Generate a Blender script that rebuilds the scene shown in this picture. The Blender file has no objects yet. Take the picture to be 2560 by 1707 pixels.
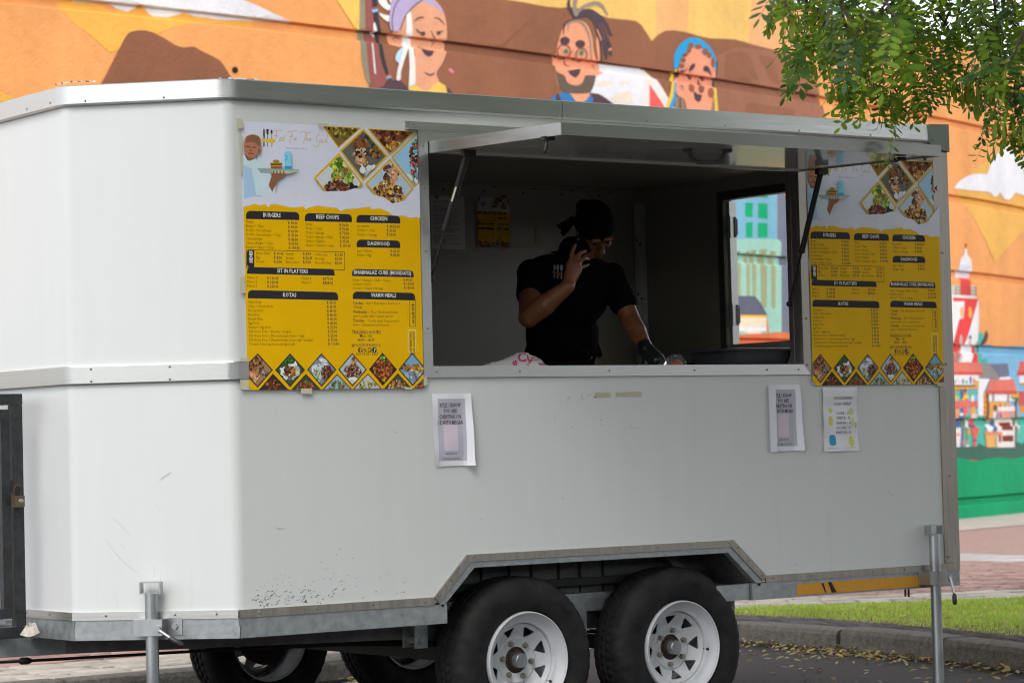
import bpy, bmesh, math, random
import numpy as np
from mathutils import Vector, Matrix
from mathutils import geometry as geo
from mathutils.bvhtree import BVHTree
random.seed(7)
R_ = math.radians
SC = bpy.context.scene
COL = SC.collection

# ---------------------------------------------------------------- camera, world, sun, exposure
CAM = (-5.033, -8.7072, 1.1963)
YAW, PIT, ROL, FPX = R_(35.915), R_(2.149), R_(-1.479), 6771.1
FWD = Vector((math.sin(YAW)*math.cos(PIT), math.cos(YAW)*math.cos(PIT), math.sin(PIT)))
_r = Vector((math.cos(YAW), -math.sin(YAW), 0)); _u = _r.cross(FWD)
RGT = math.cos(ROL)*_r + math.sin(ROL)*_u
UPV = -math.sin(ROL)*_r + math.cos(ROL)*_u
cd = bpy.data.cameras.new('camera'); cam = bpy.data.objects.new('camera', cd); COL.objects.link(cam)
mw = Matrix.Identity(4)
for i in range(3):
    mw[i][0] = RGT[i]; mw[i][1] = UPV[i]; mw[i][2] = -FWD[i]; mw[i][3] = CAM[i]
cam.matrix_world = mw
cd.sensor_width = 36; cd.lens = FPX/2560*36; cd.clip_start = .1; cd.clip_end = 2000
cd.dof.use_dof = True; cd.dof.focus_distance = 10.8; cd.dof.aperture_fstop = 5.6
SC.camera = cam

SUN_EL, SUN_AZ = 52, 228          # azimuth clockwise from +y, where the sun stands
w = bpy.data.worlds.new('World'); SC.world = w; w.use_nodes = True
nt = w.node_tree; bg = nt.nodes['Background']
sky = nt.nodes.new('ShaderNodeTexSky'); sky.sky_type = 'NISHITA'; sky.sun_disc = False
sky.sun_elevation = R_(SUN_EL); sky.sun_rotation = R_(SUN_AZ)
sky.air_density = 1.0; sky.dust_density = 1.5; sky.ozone_density = 1.0
hs = nt.nodes.new('ShaderNodeHueSaturation'); hs.inputs['Saturation'].default_value = .22      # a thin white overcast
nt.links.new(sky.outputs[0], hs.inputs['Color']); nt.links.new(hs.outputs[0], bg.inputs[0]); bg.inputs[1].default_value = .15
sd = bpy.data.lights.new('sun', 'SUN'); sd.energy = .5; sd.angle = R_(22); sd.color = (1, .955, .89)
sun = bpy.data.objects.new('sun', sd); COL.objects.link(sun)
sdir = Vector((math.sin(R_(SUN_AZ))*math.cos(R_(SUN_EL)), math.cos(R_(SUN_AZ))*math.cos(R_(SUN_EL)), math.sin(R_(SUN_EL))))
sun.rotation_euler = sdir.to_track_quat('Z', 'Y').to_euler(); sun.location = (-20, 5, 30)
SC.view_settings.view_transform = 'Standard'; SC.view_settings.look = 'None'
SC.view_settings.exposure = 1.25; SC.view_settings.gamma = 1; SC.view_settings.use_curve_mapping = False
SC.cycles.max_bounces = 8; SC.cycles.diffuse_bounces = 5; SC.cycles.glossy_bounces = 4
SC.cycles.filter_width = 1.15; SC.cycles.use_denoising = True; SC.cycles.sample_clamp_indirect = 8

# ---------------------------------------------------------------- helpers
def lin(c):
    return tuple((x/255/12.92 if x/255 <= .04045 else ((x/255+.055)/1.055)**2.4) for x in c)
def pix(u, v):                     # direction of a photo pixel, used to trace print and paint onto the real surfaces
    u, v = float(u), float(v)
    return FWD + ((u-1280)/FPX)*RGT - ((v-853.5)/FPX)*UPV
def ony(u, v, y):
    d = pix(u, v); t = (y-CAM[1])/d.y; return Vector(CAM)+d*t
def onx(u, v, x):
    d = pix(u, v); t = (x-CAM[0])/d.x; return Vector(CAM)+d*t
def onz(u, v, z):
    d = pix(u, v); t = (z-CAM[2])/d.z; return Vector(CAM)+d*t

class MB:
    def __init__(s): s.v = []; s.f = []; s.c = []
    def add(s, vs, fs, col=None):
        o = len(s.v); s.v += [tuple(p) for p in vs]
        s.f += [tuple(o+i for i in f) for f in fs]; s.c += [col]*len(fs); return s
    def box(s, x0, x1, y0, y1, z0, z1, col=None):
        vs = [(x, y, z) for z in (z0, z1) for y in (y0, y1) for x in (x0, x1)]
        return s.add(vs, [(0,2,3,1),(4,5,7,6),(0,1,5,4),(2,6,7,3),(0,4,6,2),(1,3,7,5)], col)
    def obox(s, c, ax, ay, az, col=None):          # centre and three half axes
        c, ax, ay, az = map(Vector, (c, ax, ay, az))
        vs = [c+i*ax+j*ay+k*az for k in (-1,1) for j in (-1,1) for i in (-1,1)]
        return s.add(vs, [(0,2,3,1),(4,5,7,6),(0,1,5,4),(2,6,7,3),(0,4,6,2),(1,3,7,5)], col)
    def beam(s, p0, p1, wd, ht, up=(0,0,1), col=None):
        p0, p1, up = Vector(p0), Vector(p1), Vector(up)
        d = p1-p0; sd_ = d.cross(up).normalized(); u2 = sd_.cross(d).normalized()
        return s.obox((p0+p1)/2, d/2, sd_*wd/2, u2*ht/2, col)
    def tube(s, pts, r, n=12, caps=True, col=None):
        pts = [Vector(p) for p in pts]; rs = r if isinstance(r, (list, tuple)) else [r]*len(pts)
        vs = []; prev = None
        for i, p in enumerate(pts):
            d = (pts[min(i+1, len(pts)-1)]-pts[max(i-1, 0)]).normalized()
            if prev is None:
                a = d.cross(Vector((0,0,1)));
                if a.length < .01: a = d.cross(Vector((0,1,0)))
                a.normalize()
            else: a = (prev-d*prev.dot(d)).normalized()
            prev = a; b = d.cross(a)
            vs += [p+rs[i]*(math.cos(2*math.pi*k/n)*a+math.sin(2*math.pi*k/n)*b) for k in range(n)]
        fs = [(i*n+k, i*n+(k+1) % n, (i+1)*n+(k+1) % n, (i+1)*n+k) for i in range(len(pts)-1) for k in range(n)]
        if caps: fs += [tuple(range(n-1, -1, -1)), tuple((len(pts)-1)*n+k for k in range(n))]
        return s.add(vs, fs, col)
    def lathe(s, prof, n=48, c=(0,0,0), axis='y', closed=False, col=None, rad=None):
        c = Vector(c); vs = []
        for j, (r, h) in enumerate(prof):
            for k in range(n):
                a = 2*math.pi*k/n; rr = r if rad is None else rad(j, k, r)
                q = (rr*math.cos(a), h, rr*math.sin(a)) if axis == 'y' else (rr*math.cos(a), rr*math.sin(a), h)
                vs.append(c+Vector(q))
        m = len(prof); fs = [(j*n+k, j*n+(k+1) % n, ((j+1) % m)*n+(k+1) % n, ((j+1) % m)*n+k) for j in range(m if closed else m-1) for k in range(n)]
        if axis != 'y': fs = [tuple(reversed(f)) for f in fs]
        return s.add(vs, fs, col)
    def sphere(s, c, r, n=10, col=None):
        c = Vector(c); r = (r, r, r) if not isinstance(r, (list, tuple)) else r
        vs = []; m = n//2+1
        for j in range(m+1):
            t = math.pi*j/m
            for k in range(n):
                a = 2*math.pi*k/n; vs.append(c+Vector((r[0]*math.sin(t)*math.cos(a), r[1]*math.sin(t)*math.sin(a), r[2]*math.cos(t))))
        fs = [(j*n+k, (j+1)*n+k, (j+1)*n+(k+1) % n, j*n+(k+1) % n) for j in range(m) for k in range(n)]
        return s.add(vs, fs, col)
    def sweep(s, prof, path, col=None, closed=False):  # prof (outward, z) closed polygon along a plan path; outward = right of travel
        n = len(path); P = [Vector((p[0], p[1])) for p in path]; vs = []
        for i in range(n):
            a = P[i]-P[i-1] if (i > 0 or closed) else None
            b = P[(i+1) % n]-P[i] if (i < n-1 or closed) else None
            na = Vector((a.y, -a.x)).normalized() if a is not None else None
            nb = Vector((b.y, -b.x)).normalized() if b is not None else None
            if na is None: m = nb
            elif nb is None: m = na
            else:
                m = (na+nb).normalized(); m = m/max(.3, m.dot(na))
            for o, z in prof: vs.append((P[i].x+m.x*o, P[i].y+m.y*o, z))
        k = len(prof); fs = []
        for i in range(n if closed else n-1):
            i2 = (i+1) % n
            fs += [(i*k+j, i2*k+j, i2*k+(j+1) % k, i*k+(j+1) % k) for j in range(k)]
        if not closed: fs += [tuple(range(k)), tuple((n-1)*k+j for j in range(k-1, -1, -1))]
        return s.add(vs, fs, col)

def stack_layers(polys, base=0):               # print on print: a shape lies one layer above whatever it overlaps
    n = len(polys); B = np.array([(min(p[0] for p in q), min(p[1] for p in q), max(p[0] for p in q), max(p[1] for p in q)) for q in polys]); L = np.zeros(n, int)
    for i in range(n):
        if i:
            b = B[i]; A = B[:i]; ov = (A[:,0] < b[2]) & (A[:,2] > b[0]) & (A[:,1] < b[3]) & (A[:,3] > b[1])
            L[i] = L[:i][ov].max()+1 if ov.any() else 0
    return [int(x)+base for x in L]

LOC = {}
def mesh_of(mb, name, loc=(0,0,0), smooth=None, mat=None):
    me = bpy.data.meshes.new(name)
    lx, ly, lz = loc
    me.from_pydata([(x-lx, y-ly, z-lz) for x, y, z in mb.v], [], mb.f)
    if any(c is not None for c in mb.c):
        at = me.color_attributes.new('Col', 'FLOAT_COLOR', 'CORNER')
        buf = np.ones((len(me.loops), 4), np.float32); li = 0
        for f, c in zip(mb.f, mb.c):
            buf[li:li+len(f), :3] = c if c is not None else (.8, .8, .8); li += len(f)
        at.data.foreach_set('color', buf.ravel())
    me.validate(); me.update()
    if smooth is not None:
        me.shade_smooth(); me.set_sharp_from_angle(angle=R_(smooth))
    if mat: me.materials.append(mat)
    return me
def link(name, me, parent=None, loc=None, kind=None, label=None):
    o = bpy.data.objects.new(name, me); COL.objects.link(o)
    if parent is not None: o.parent = parent
    if loc is not None: o.location = loc
    if kind: o['kind'] = kind
    if label: o['label'] = label
    LOC[o] = Vector(LOC.get(parent, (0,0,0)))+Vector(loc or (0,0,0))
    return o
def obj(name, mb, mat, parent=None, smooth=None, kind=None, label=None):   # mb is in world coordinates
    return link(name, mesh_of(mb, name, LOC.get(parent, (0,0,0)), smooth, mat), parent, None, kind, label)
def thing(name, label, cat, loc=(0,0,0), group=None, mesh=None):
    o = bpy.data.objects.new(name, mesh); COL.objects.link(o); o.location = loc; LOC[o] = Vector(loc)
    o['label'] = label; o['category'] = cat
    if group: o['group'] = group
    return o
def tag(o, label, cat, group=None):
    o['label'] = label; o['category'] = cat
    if group: o['group'] = group
    return o
def flip(mb):
    mb.f = [tuple(reversed(f)) for f in mb.f]; return mb

def cdt(outer, holes=(), extra=()):            # triangles of a polygon with holes
    vs = []; ed = []
    for lp in [outer]+list(holes):
        o = len(vs); vs += [Vector(p) for p in lp]; ed += [(o+i, o+(i+1) % len(lp)) for i in range(len(lp))]
    vs += [Vector(p) for p in extra]
    r = geo.delaunay_2d_cdt(vs, ed, [], 0, 1e-7)
    def inside(p, lp):
        c = False
        for i in range(len(lp)):
            a, b = lp[i], lp[i-1]
            if (a[1] > p[1]) != (b[1] > p[1]) and p[0] < (b[0]-a[0])*(p[1]-a[1])/(b[1]-a[1])+a[0]: c = not c
        return c
    tr = []
    for f in r[2]:
        ctr = sum((r[0][i] for i in f), Vector((0,0)))/len(f)
        if inside(ctr, outer) and not any(inside(ctr, h) for h in holes): tr.append(tuple(f))
    return r[0], tr
def fillet(path, idx, r, n=6):
    out = []
    for i, p in enumerate(path):
        if i not in idx: out.append(p); continue
        a, b, c = Vector(path[i-1]), Vector(p), Vector(path[i+1])
        d0 = (a-b).normalized(); d1 = (c-b).normalized(); ang = d0.angle(d1); t = r/math.tan(ang/2)
        s0 = b+d0*t; s1 = b+d1*t; ctr = b+(d0+d1).normalized()*(r/math.sin(ang/2))
        for k in range(n+1):
            q = (s0-ctr).lerp(s1-ctr, k/n).normalized()*r+ctr; out.append((q.x, q.y))
    return out

# ---------------------------------------------------------------- materials
def mat(name, col=(.5,.5,.5), rough=.5, metal=0, spec=.5, var=0, vscale=8, stretch=None, bump=0, bscale=60, attr=False, rnd=0, trans=0, coord='Object', coat=0, detail=4, rvar=0):
    m = bpy.data.materials.new(name); m.use_nodes = True; n = m.node_tree.nodes; l = m.node_tree.links
    b = n['Principled BSDF']; b.inputs['Roughness'].default_value = rough; b.inputs['Metallic'].default_value = metal
    b.inputs['Specular IOR Level'].default_value = spec; b.inputs['Coat Weight'].default_value = coat
    b.inputs['Base Color'].default_value = (*col, 1)
    tc = n.new('ShaderNodeTexCoord'); mp = n.new('ShaderNodeMapping'); l.new(tc.outputs[coord], mp.inputs[0])
    if stretch: mp.inputs['Scale'].default_value = stretch
    src = None
    if attr:
        a = n.new('ShaderNodeAttribute'); a.attribute_name = 'Col'; src = a.outputs['Color']
    if var or rnd or rvar:
        no = n.new('ShaderNodeTexNoise'); no.inputs['Scale'].default_value = vscale; no.inputs['Detail'].default_value = detail
        no.inputs['Roughness'].default_value = .6
        l.new(mp.outputs[0], no.inputs['Vector'])
        mr = n.new('ShaderNodeMapRange'); mr.inputs[1].default_value = .25; mr.inputs[2].default_value = .75
        mr.inputs[3].default_value = 1-var; mr.inputs[4].default_value = 1+var
        l.new(no.outputs[0], mr.inputs[0]); fac = mr.outputs[0]
        if rnd:
            oi = n.new('ShaderNodeObjectInfo'); m2 = n.new('ShaderNodeMapRange'); m2.inputs[3].default_value = 1-rnd; m2.inputs[4].default_value = 1+rnd
            l.new(oi.outputs['Random'], m2.inputs[0]); mu = n.new('ShaderNodeMath'); mu.operation = 'MULTIPLY'
            l.new(fac, mu.inputs[0]); l.new(m2.outputs[0], mu.inputs[1]); fac = mu.outputs[0]
        vm = n.new('ShaderNodeVectorMath'); vm.operation = 'SCALE'; l.new(fac, vm.inputs['Scale'])
        if src is None: vm.inputs[0].default_value = col
        else: l.new(src, vm.inputs[0])
        src = vm.outputs[0]
        if rvar:
            m3 = n.new('ShaderNodeMapRange'); m3.inputs[1].default_value = .3; m3.inputs[2].default_value = .7
            m3.inputs[3].default_value = max(.02, rough-rvar); m3.inputs[4].default_value = min(1, rough+rvar)
            l.new(no.outputs[0], m3.inputs[0]); l.new(m3.outputs[0], b.inputs['Roughness'])
    if src is not None: l.new(src, b.inputs['Base Color'])
    if bump:
        nb = n.new('ShaderNodeTexNoise'); nb.inputs['Scale'].default_value = bscale; nb.inputs['Detail'].default_value = 5
        l.new(mp.outputs[0], nb.inputs['Vector'])
        bu = n.new('ShaderNodeBump'); bu.inputs['Strength'].default_value = bump; bu.inputs['Distance'].default_value = .01
        l.new(nb.outputs[0], bu.inputs['Height']); l.new(bu.outputs[0], b.inputs['Normal'])
    if trans:
        tr = n.new('ShaderNodeBsdfTranslucent'); mx = n.new('ShaderNodeMixShader'); mx.inputs[0].default_value = trans
        if src is not None: l.new(src, tr.inputs[0])
        else: tr.inputs[0].default_value = (*col, 1)
        l.new(b.outputs[0], mx.inputs[1]); l.new(tr.outputs[0], mx.inputs[2]); l.new(mx.outputs[0], n['Material Output'].inputs[0])
    return m
M = {}
M['asphalt'] = mat('asphalt', (.05,.048,.05), .85, var=.55, vscale=85, detail=6, bump=.6, bscale=120)
M['asphalt_fleck'] = M['asphalt']
M['kerb'] = mat('kerb_concrete', (.15,.14,.125), .9, var=.42, vscale=26, bump=.9, bscale=70, rnd=.12, detail=8)
M['stone'] = mat('beige_stone', (.42,.385,.335), .85, var=.22, vscale=11, bump=.5, bscale=60, rnd=.22)
M['darkpaver'] = mat('dark_paver', (.115,.11,.115), .85, var=.3, vscale=11, bump=.5, bscale=70, rnd=.2)
M['whitestone'] = mat('white_stone', (.38,.37,.355), .85, var=.2, vscale=9, bump=.4, bscale=60, rnd=.15)
M['brick'] = mat('red_paving_brick', (.34,.22,.19), .85, var=.2, vscale=9, bump=.4, bscale=90, rnd=.2)
M['brickbed'] = mat('brick_bed', (.30,.2,.175), .9, var=.3, vscale=14, stretch=(1,3,1), bump=.4, bscale=40)
M['joint'] = mat('sand_joint', (.2,.17,.135), .95, var=.3, vscale=20)
M['apron'] = mat('pale_apron', (.37,.335,.3), .9, var=.2, vscale=4, bump=.3)
M['soil'] = mat('soil', (.12,.085,.05), .95, var=.4, vscale=25, bump=.6)
M['grass'] = mat('grass', (.11,.2,.03), .6, attr=True, trans=.35, var=.15, vscale=3)
M['dryleaf'] = mat('dry_leaf', (.5,.35,.1), .7, attr=True, trans=.2)
M['bark'] = mat('bark', (.035,.024,.018), .9, var=.35, vscale=20, stretch=(1,1,.25), bump=.8, bscale=30)
M['leaf'] = mat('tree_leaf', (.09,.15,.035), .45, spec=.3, attr=True, trans=.58, rnd=.3, var=.1, vscale=4)
M['pod'] = mat('seed_pod', (.27,.34,.03), .5, trans=.5, rnd=.25, var=.12, vscale=30)
M['paint'] = mat('mural_paint', rough=.75, attr=True, var=.12, vscale=1.1, bump=.6, bscale=38, spec=.25, detail=7)
def weathered(m):                                     # rain streaks and blotches over the paint
    n = m.node_tree.nodes; l = m.node_tree.links; b = n['Principled BSDF']; src = b.inputs['Base Color'].links[0].from_socket
    tc = n.new('ShaderNodeTexCoord'); fac = None
    for sc_, st, lo, hi, a in ((1, (2.2,2.2,.22), .35, .7, .95), (1, (11,11,14), .3, .75, .95)):
        mp = n.new('ShaderNodeMapping'); mp.inputs['Scale'].default_value = st; no = n.new('ShaderNodeTexNoise'); no.inputs['Scale'].default_value = sc_; no.inputs['Detail'].default_value = 6
        mr = n.new('ShaderNodeMapRange'); mr.inputs[1].default_value = lo; mr.inputs[2].default_value = hi; mr.inputs[3].default_value = 1.05; mr.inputs[4].default_value = a
        l.new(tc.outputs['Object'], mp.inputs[0]); l.new(mp.outputs[0], no.inputs['Vector']); l.new(no.outputs[0], mr.inputs[0])
        vm = n.new('ShaderNodeVectorMath'); vm.operation = 'SCALE'; l.new(src, vm.inputs[0]); l.new(mr.outputs[0], vm.inputs['Scale']); src = vm.outputs[0]
    l.new(src, b.inputs['Base Color'])
weathered(M['paint'])
M['print'] = mat('printed_sheet', rough=.42, attr=True, spec=.1, var=.04, vscale=6)
M['paper'] = mat('paper', rough=.7, attr=True, spec=.3)
M['alu'] = mat('aluminium', (.55,.55,.535), .38, 1, var=.1, vscale=6, stretch=(.6,.6,45), rvar=.1, bump=.04, bscale=30)
M['aludirty'] = mat('weathered_aluminium', (.36,.33,.295), .45, .85, var=.22, vscale=5, stretch=(9,9,.8), rvar=.1)
M['alugrey'] = mat('darkened_aluminium', (.3,.295,.28), .42, .9, var=.1, vscale=6, stretch=(.6,.6,45), rvar=.08)  # hatch front edge: its dark reflection is put into the colour
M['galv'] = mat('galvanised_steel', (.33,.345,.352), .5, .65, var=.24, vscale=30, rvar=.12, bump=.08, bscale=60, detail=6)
M['galvdark'] = mat('shaded_galvanised', (.11,.112,.108), .6, .45, var=.3, vscale=22, bump=.1)  # under-floor shade is put into this darker colour
M['zinc'] = mat('zinc_tube', (.4,.41,.42), .36, .9, var=.2, vscale=14, stretch=(1,1,.3), rvar=.1)
M['lining'] = mat('inner_lining', (.40,.38,.34), .4, var=.08, vscale=2)
M['dark'] = mat('dark_steel', (.02,.018,.018), .6, .3, var=.3, vscale=12)
M['blackplastic'] = mat('black_plastic', (.015,.015,.016), .4)
M['cage'] = mat('black_worn_paint', (.022,.023,.025), .5, var=.6, vscale=25, bump=.2, bscale=60)
M['tyre'] = mat('tyre_rubber', (.014,.0132,.013), .7, var=.6, vscale=14, bump=.15, bscale=80, spec=.22)
M['rim'] = mat('white_rim', (.5,.51,.53), .42, var=.1, vscale=14, rvar=.08)
M['rust'] = mat('rusty_hub', (.035,.02,.014), .8, var=.4, vscale=30)
M['lug'] = mat('zinc_lug', (.3,.28,.22), .45, .8, var=.3, vscale=40)
M['yellow'] = mat('reflective_yellow', (.62,.28,.012), .45, var=.1, vscale=60)
M['green'] = mat('green_cap', (.2,.24,.2), .5, var=.1)
M['tape'] = mat('masking_tape', (.5,.46,.33), .7, var=.1, vscale=40)
M['clear'] = mat('tape_yellowed', (.55,.52,.38), .5, var=.1, vscale=40)
M['skin'] = mat('skin', (.24,.09,.04), .42, var=.12, vscale=14, bump=.05, bscale=200)
M['shirt'] = mat('black_cotton', (.005,.005,.0055), .9, bump=.3, bscale=300, spec=.08)
M['trousers'] = mat('dark_trousers', (.006,.006,.007), .85, spec=.1)
M['glove'] = mat('black_glove', (.014,.014,.016), .3)
M['phone'] = mat('phone_black', (.006,.006,.007), .55, spec=.15)
M['tub'] = mat('dark_tub', (.04,.04,.047), .4)
M['tomato'] = mat('tomato', (.5,.08,.04), .3)
M['wrap'] = mat('food_wrap', rough=.5, attr=True, spec=.4, trans=.15)
M['brass'] = mat('worn_brass', (.16,.12,.07), .5, .6, var=.3, vscale=60)
M['putty'] = mat('putty', (.5,.45,.38), .8, var=.15, vscale=40, bump=.4)
M['sealant'] = mat('sealant', (.6,.6,.6), .7, attr=True)
M['baghaze'] = mat('clear_bag', (.75,.75,.75), .15)
_b = M['baghaze'].node_tree.nodes['Principled BSDF']; _b.inputs['Transmission Weight'].default_value = .92; _b.inputs['IOR'].default_value = 1.15

# white trailer skin: faint streaks, scuffs and the mud flicked up ahead of the wheels
def panel_mat():
    m = mat('white_panel', (.63,.64,.63), .36, spec=.45, var=.018, vscale=5, stretch=(3,3,.35), bump=.025, bscale=3)
    n = m.node_tree.nodes; l = m.node_tree.links; b = n['Principled BSDF']
    src = b.inputs['Base Color'].links[0].from_socket
    tc = n.new('ShaderNodeTexCoord'); sx = n.new('ShaderNodeSeparateXYZ'); l.new(tc.outputs['Object'], sx.inputs[0])
    def mth(op, a, c=None):
        q = n.new('ShaderNodeMath'); q.operation = op
        for i, x in enumerate((a, c)):
            if x is None: continue
            if isinstance(x, (int, float)): q.inputs[i].default_value = x
            else: l.new(x, q.inputs[i])
        return q.outputs[0]
    def mrange(x, a, c, d=0, e=1):
        q = n.new('ShaderNodeMapRange'); q.clamp = True
        for i, y in enumerate((a, c, d, e)): q.inputs[i+1].default_value = y
        l.new(x, q.inputs[0]); return q.outputs[0]
    vo = n.new('ShaderNodeTexVoronoi'); vo.inputs['Scale'].default_value = 62; vo.inputs['Randomness'].default_value = 1
    mpv = n.new('ShaderNodeMapping'); mpv.inputs['Rotation'].default_value = (0, R_(-25), 0); mpv.inputs['Scale'].default_value = (.75, 1, 1.2)
    l.new(tc.outputs['Object'], mpv.inputs[0]); l.new(mpv.outputs[0], vo.inputs['Vector'])
    no = n.new('ShaderNodeTexNoise'); no.inputs['Scale'].default_value = 9; l.new(tc.outputs['Object'], no.inputs['Vector'])
    sz = n.new('ShaderNodeSeparateColor'); l.new(vo.outputs['Color'], sz.inputs[0])
    hgt = mrange(sx.outputs['Z'], .61, .84, 1, 0)
    along = mth('MULTIPLY', mrange(sx.outputs['X'], .08, .16), mrange(sx.outputs['X'], .2, .95, 1, .0))
    dens = mth('MULTIPLY', mth('MULTIPLY', hgt, along), mrange(no.outputs[0], .38, .6, .3, 1))
    thr = mth('MULTIPLY', mth('MULTIPLY', dens, sz.outputs[0]), .62)
    dots = mrange(mth('SUBTRACT', thr, vo.outputs['Distance']), 0, .04)
    # long hairline scuffs
    wv = n.new('ShaderNodeTexNoise'); wv.inputs['Scale'].default_value = 3.2; wv.inputs['Detail'].default_value = 8
    mps = n.new('ShaderNodeMapping'); mps.inputs['Scale'].default_value = (5, 5, .5); mps.inputs['Rotation'].default_value = (0, R_(24), 0)
    l.new(tc.outputs['Object'], mps.inputs[0]); l.new(mps.outputs[0], wv.inputs['Vector'])
    sc = mth('MULTIPLY', mrange(wv.outputs[0], .68, .76), .18)
    mx = n.new('ShaderNodeMix'); mx.data_type = 'RGBA'; l.new(mth('MULTIPLY', dots, .85), mx.inputs['Factor']); l.new(src, mx.inputs['A']); mx.inputs['B'].default_value = (.05,.045,.04,1)
    m2 = n.new('ShaderNodeMix'); m2.data_type = 'RGBA'; l.new(sc, m2.inputs['Factor']); l.new(mx.outputs['Result'], m2.inputs['A']); m2.inputs['B'].default_value = (.5,.49,.45,1)
    l.new(m2.outputs['Result'], b.inputs['Base Color'])
    return m
M['panel'] = panel_mat()
M['hatchunder'] = mat('hatch_underside', (.72,.72,.69), .16, spec=.6, coat=.5, bump=.02, bscale=4, stretch=(.5,8,1))
# ---------------------------------------------------------------- ground, kerb, pavement
rng = random.Random(3)
mb = MB(); mb.add([(-250,-250,0),(250,-250,0),(250,250,0),(-250,250,0)], [(0,1,2,3)])
obj('road', mb, M['asphalt'], kind='structure')

KP = [(-40,3.0),(-6,2.95),(.9,2.96),(2.33,3.06),(2.9,3.3),(3.8,3.72),(4.67,3.98),(5.05,3.85),(5.2,3.5),(5.23,3.2),(5.2,2.6),(5.14,2.05),(5.03,1.5),(4.8,.65),(4.6,-.5),(4.6,-3),(5.6,-6.5),(9,-8),(40,-9)]
def offs(path, d):                                  # shift a plan path to its left
    out = []
    for i, p in enumerate(path):
        a = Vector(path[max(i-1,0)]); b = Vector(path[min(i+1,len(path)-1)]); t = (b-a).normalized()
        out.append((p[0]-t.y*d, p[1]+t.x*d))
    return out
KI = offs(KP, .15)
pv = MB()
far = [(60,-9),(60,70),(-40,70)]
ring = KI+far
vs_, tr_ = cdt(ring)
pv.add([(p.x, p.y, .118) for p in vs_], tr_)
pave = obj('pavement', pv, M['brickbed'], kind='structure')

# kerb stones, each its own piece
kerb = thing('kerb', '', '', (0,0,0)); del kerb['label']; del kerb['category']; kerb['kind'] = 'structure'
def resample(path, step0, step1=None, r=rng):
    out = [Vector(path[0])]; acc = 0; tgt = r.uniform(step0, step1 or step0)
    for i in range(len(path)-1):
        a, b = Vector(path[i]), Vector(path[i+1]); L = (b-a).length; pos = 0
        while acc+(L-pos) >= tgt:
            pos += tgt-acc; out.append(a.lerp(b, pos/L)); acc = 0; tgt = r.uniform(step0, step1 or step0)
        acc += L-pos
    return out
marks = resample(KP[1:-2], .92, 1.05)
def along(path, a, b):                              # points of the path between two marks
    pts = [a]
    for q in path:
        q = Vector(q)
        if (q-a).length > .02 and (q-b).length > .02 and abs((q-a).length+(q-b).length-(a-b).length) < .02: pts.append(q)
    pts.append(b); return pts
for a, b in zip(marks, marks[1:]):
    mid = (a+b)/2
    if mid.x < -3 or mid.y < -4: pass
    t = (b-a).normalized(); g = .015
    zz = .13+rng.uniform(-.006, .006); jo = rng.uniform(-.006, .006)
    prof = [(.0+jo,0),(.012+jo,0.02),(.006+jo,zz-.03),(-.006+jo,zz-.008),(-.03+jo,zz),(-.155+jo,zz),(-.155+jo,0)]
    pts = along(KP, a+t*g, b-t*g)
    # a few extra sections so that the arris is uneven
    sec = []
    for i in range(len(pts)-1):
        for k in range(4): sec.append(pts[i].lerp(pts[i+1], k/4))
    sec.append(pts[-1])
    k = MB(); k.sweep(prof, [(p.x+rng.uniform(-.003,.003), p.y+rng.uniform(-.003,.003)) for p in sec])
    obj('kerb_stone', k, M['kerb'], kerb, smooth=20)
# pale line painted in the gutter below the trailer
gl = MB()
gp = [(x, y) for x, y in KP if -6 <= x <= 3.9][1:]; gp = [(-1,2.96)]+gp[1:]+[(4.67,3.98)]
for i in range(len(gp)-1):
    n1 = offs(gp, -.05); n2 = offs(gp, -.17)
    gl.add([(*n1[i],.004),(*n2[i],.004),(*n2[i+1],.004),(*n1[i+1],.004)], [(0,1,2,3)])
obj('painted_line', gl, M['whitestone'], kind='structure')

# stones and bricks laid one by one
def slab(mb, quad, z, h, bev=.006, tilt=None):       # a paving piece with worn edges
    c = sum((Vector(q) for q in quad), Vector((0,0)))/4
    lo = [(q[0], q[1], z) for q in quad]
    md = [(q[0], q[1], z+h-bev*.7) for q in quad]
    up = []
    for i, q in enumerate(quad):
        v = Vector(q); v = v+(c-v).normalized()*bev*1.6
        up.append((v.x, v.y, z+h+(tilt[i] if tilt else 0)))
    return mb.add(lo+md+up, [(0,1,5,4),(1,2,6,5),(2,3,7,6),(3,0,4,7),(4,5,9,8),(5,6,10,9),(6,7,11,10),(7,4,8,11),(8,9,10,11)])
def shrink(q, g):
    c = sum((Vector(p) for p in q), Vector((0,0)))/len(q)
    return [tuple(Vector(p)+(c-Vector(p)).normalized()*g) for p in q]
BAND = [(-7,3.52),(-2,3.5),(1,3.52),(2.2,3.62),(3.2,3.95),(4.4,4.45),(5.6,4.75),(6.6,4.55),(7.4,4.0),(8.4,3.6),(10,3.1),(12,2.4)]
def frames(path, step):
    pts = resample(path, step); out = []
    for i, p in enumerate(pts):
        t = (pts[min(i+1,len(pts)-1)]-pts[max(i-1,0)]).normalized(); out.append((p, t, Vector((-t.y, t.x))))
    return out
fr = frames(BAND, .05)
def at_(s, o):
    i = max(0, min(len(fr)-2, int(s/.05))); p, t, n = fr[i]; q = p+t*(s-i*.05)+n*o; return (q.x, q.y)
jb = MB(); Ltot = (len(fr)-2)*.05
for s in np.arange(0, Ltot-.3, .3):
    jb.add([(*at_(s,-.42),.121),(*at_(s+.3,-.42),.121),(*at_(s+.3,.42),.121),(*at_(s,.42),.121)], [(0,1,2,3)])
obj('joint_bed', jb, M['joint'], pave)
cands = []
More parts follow.
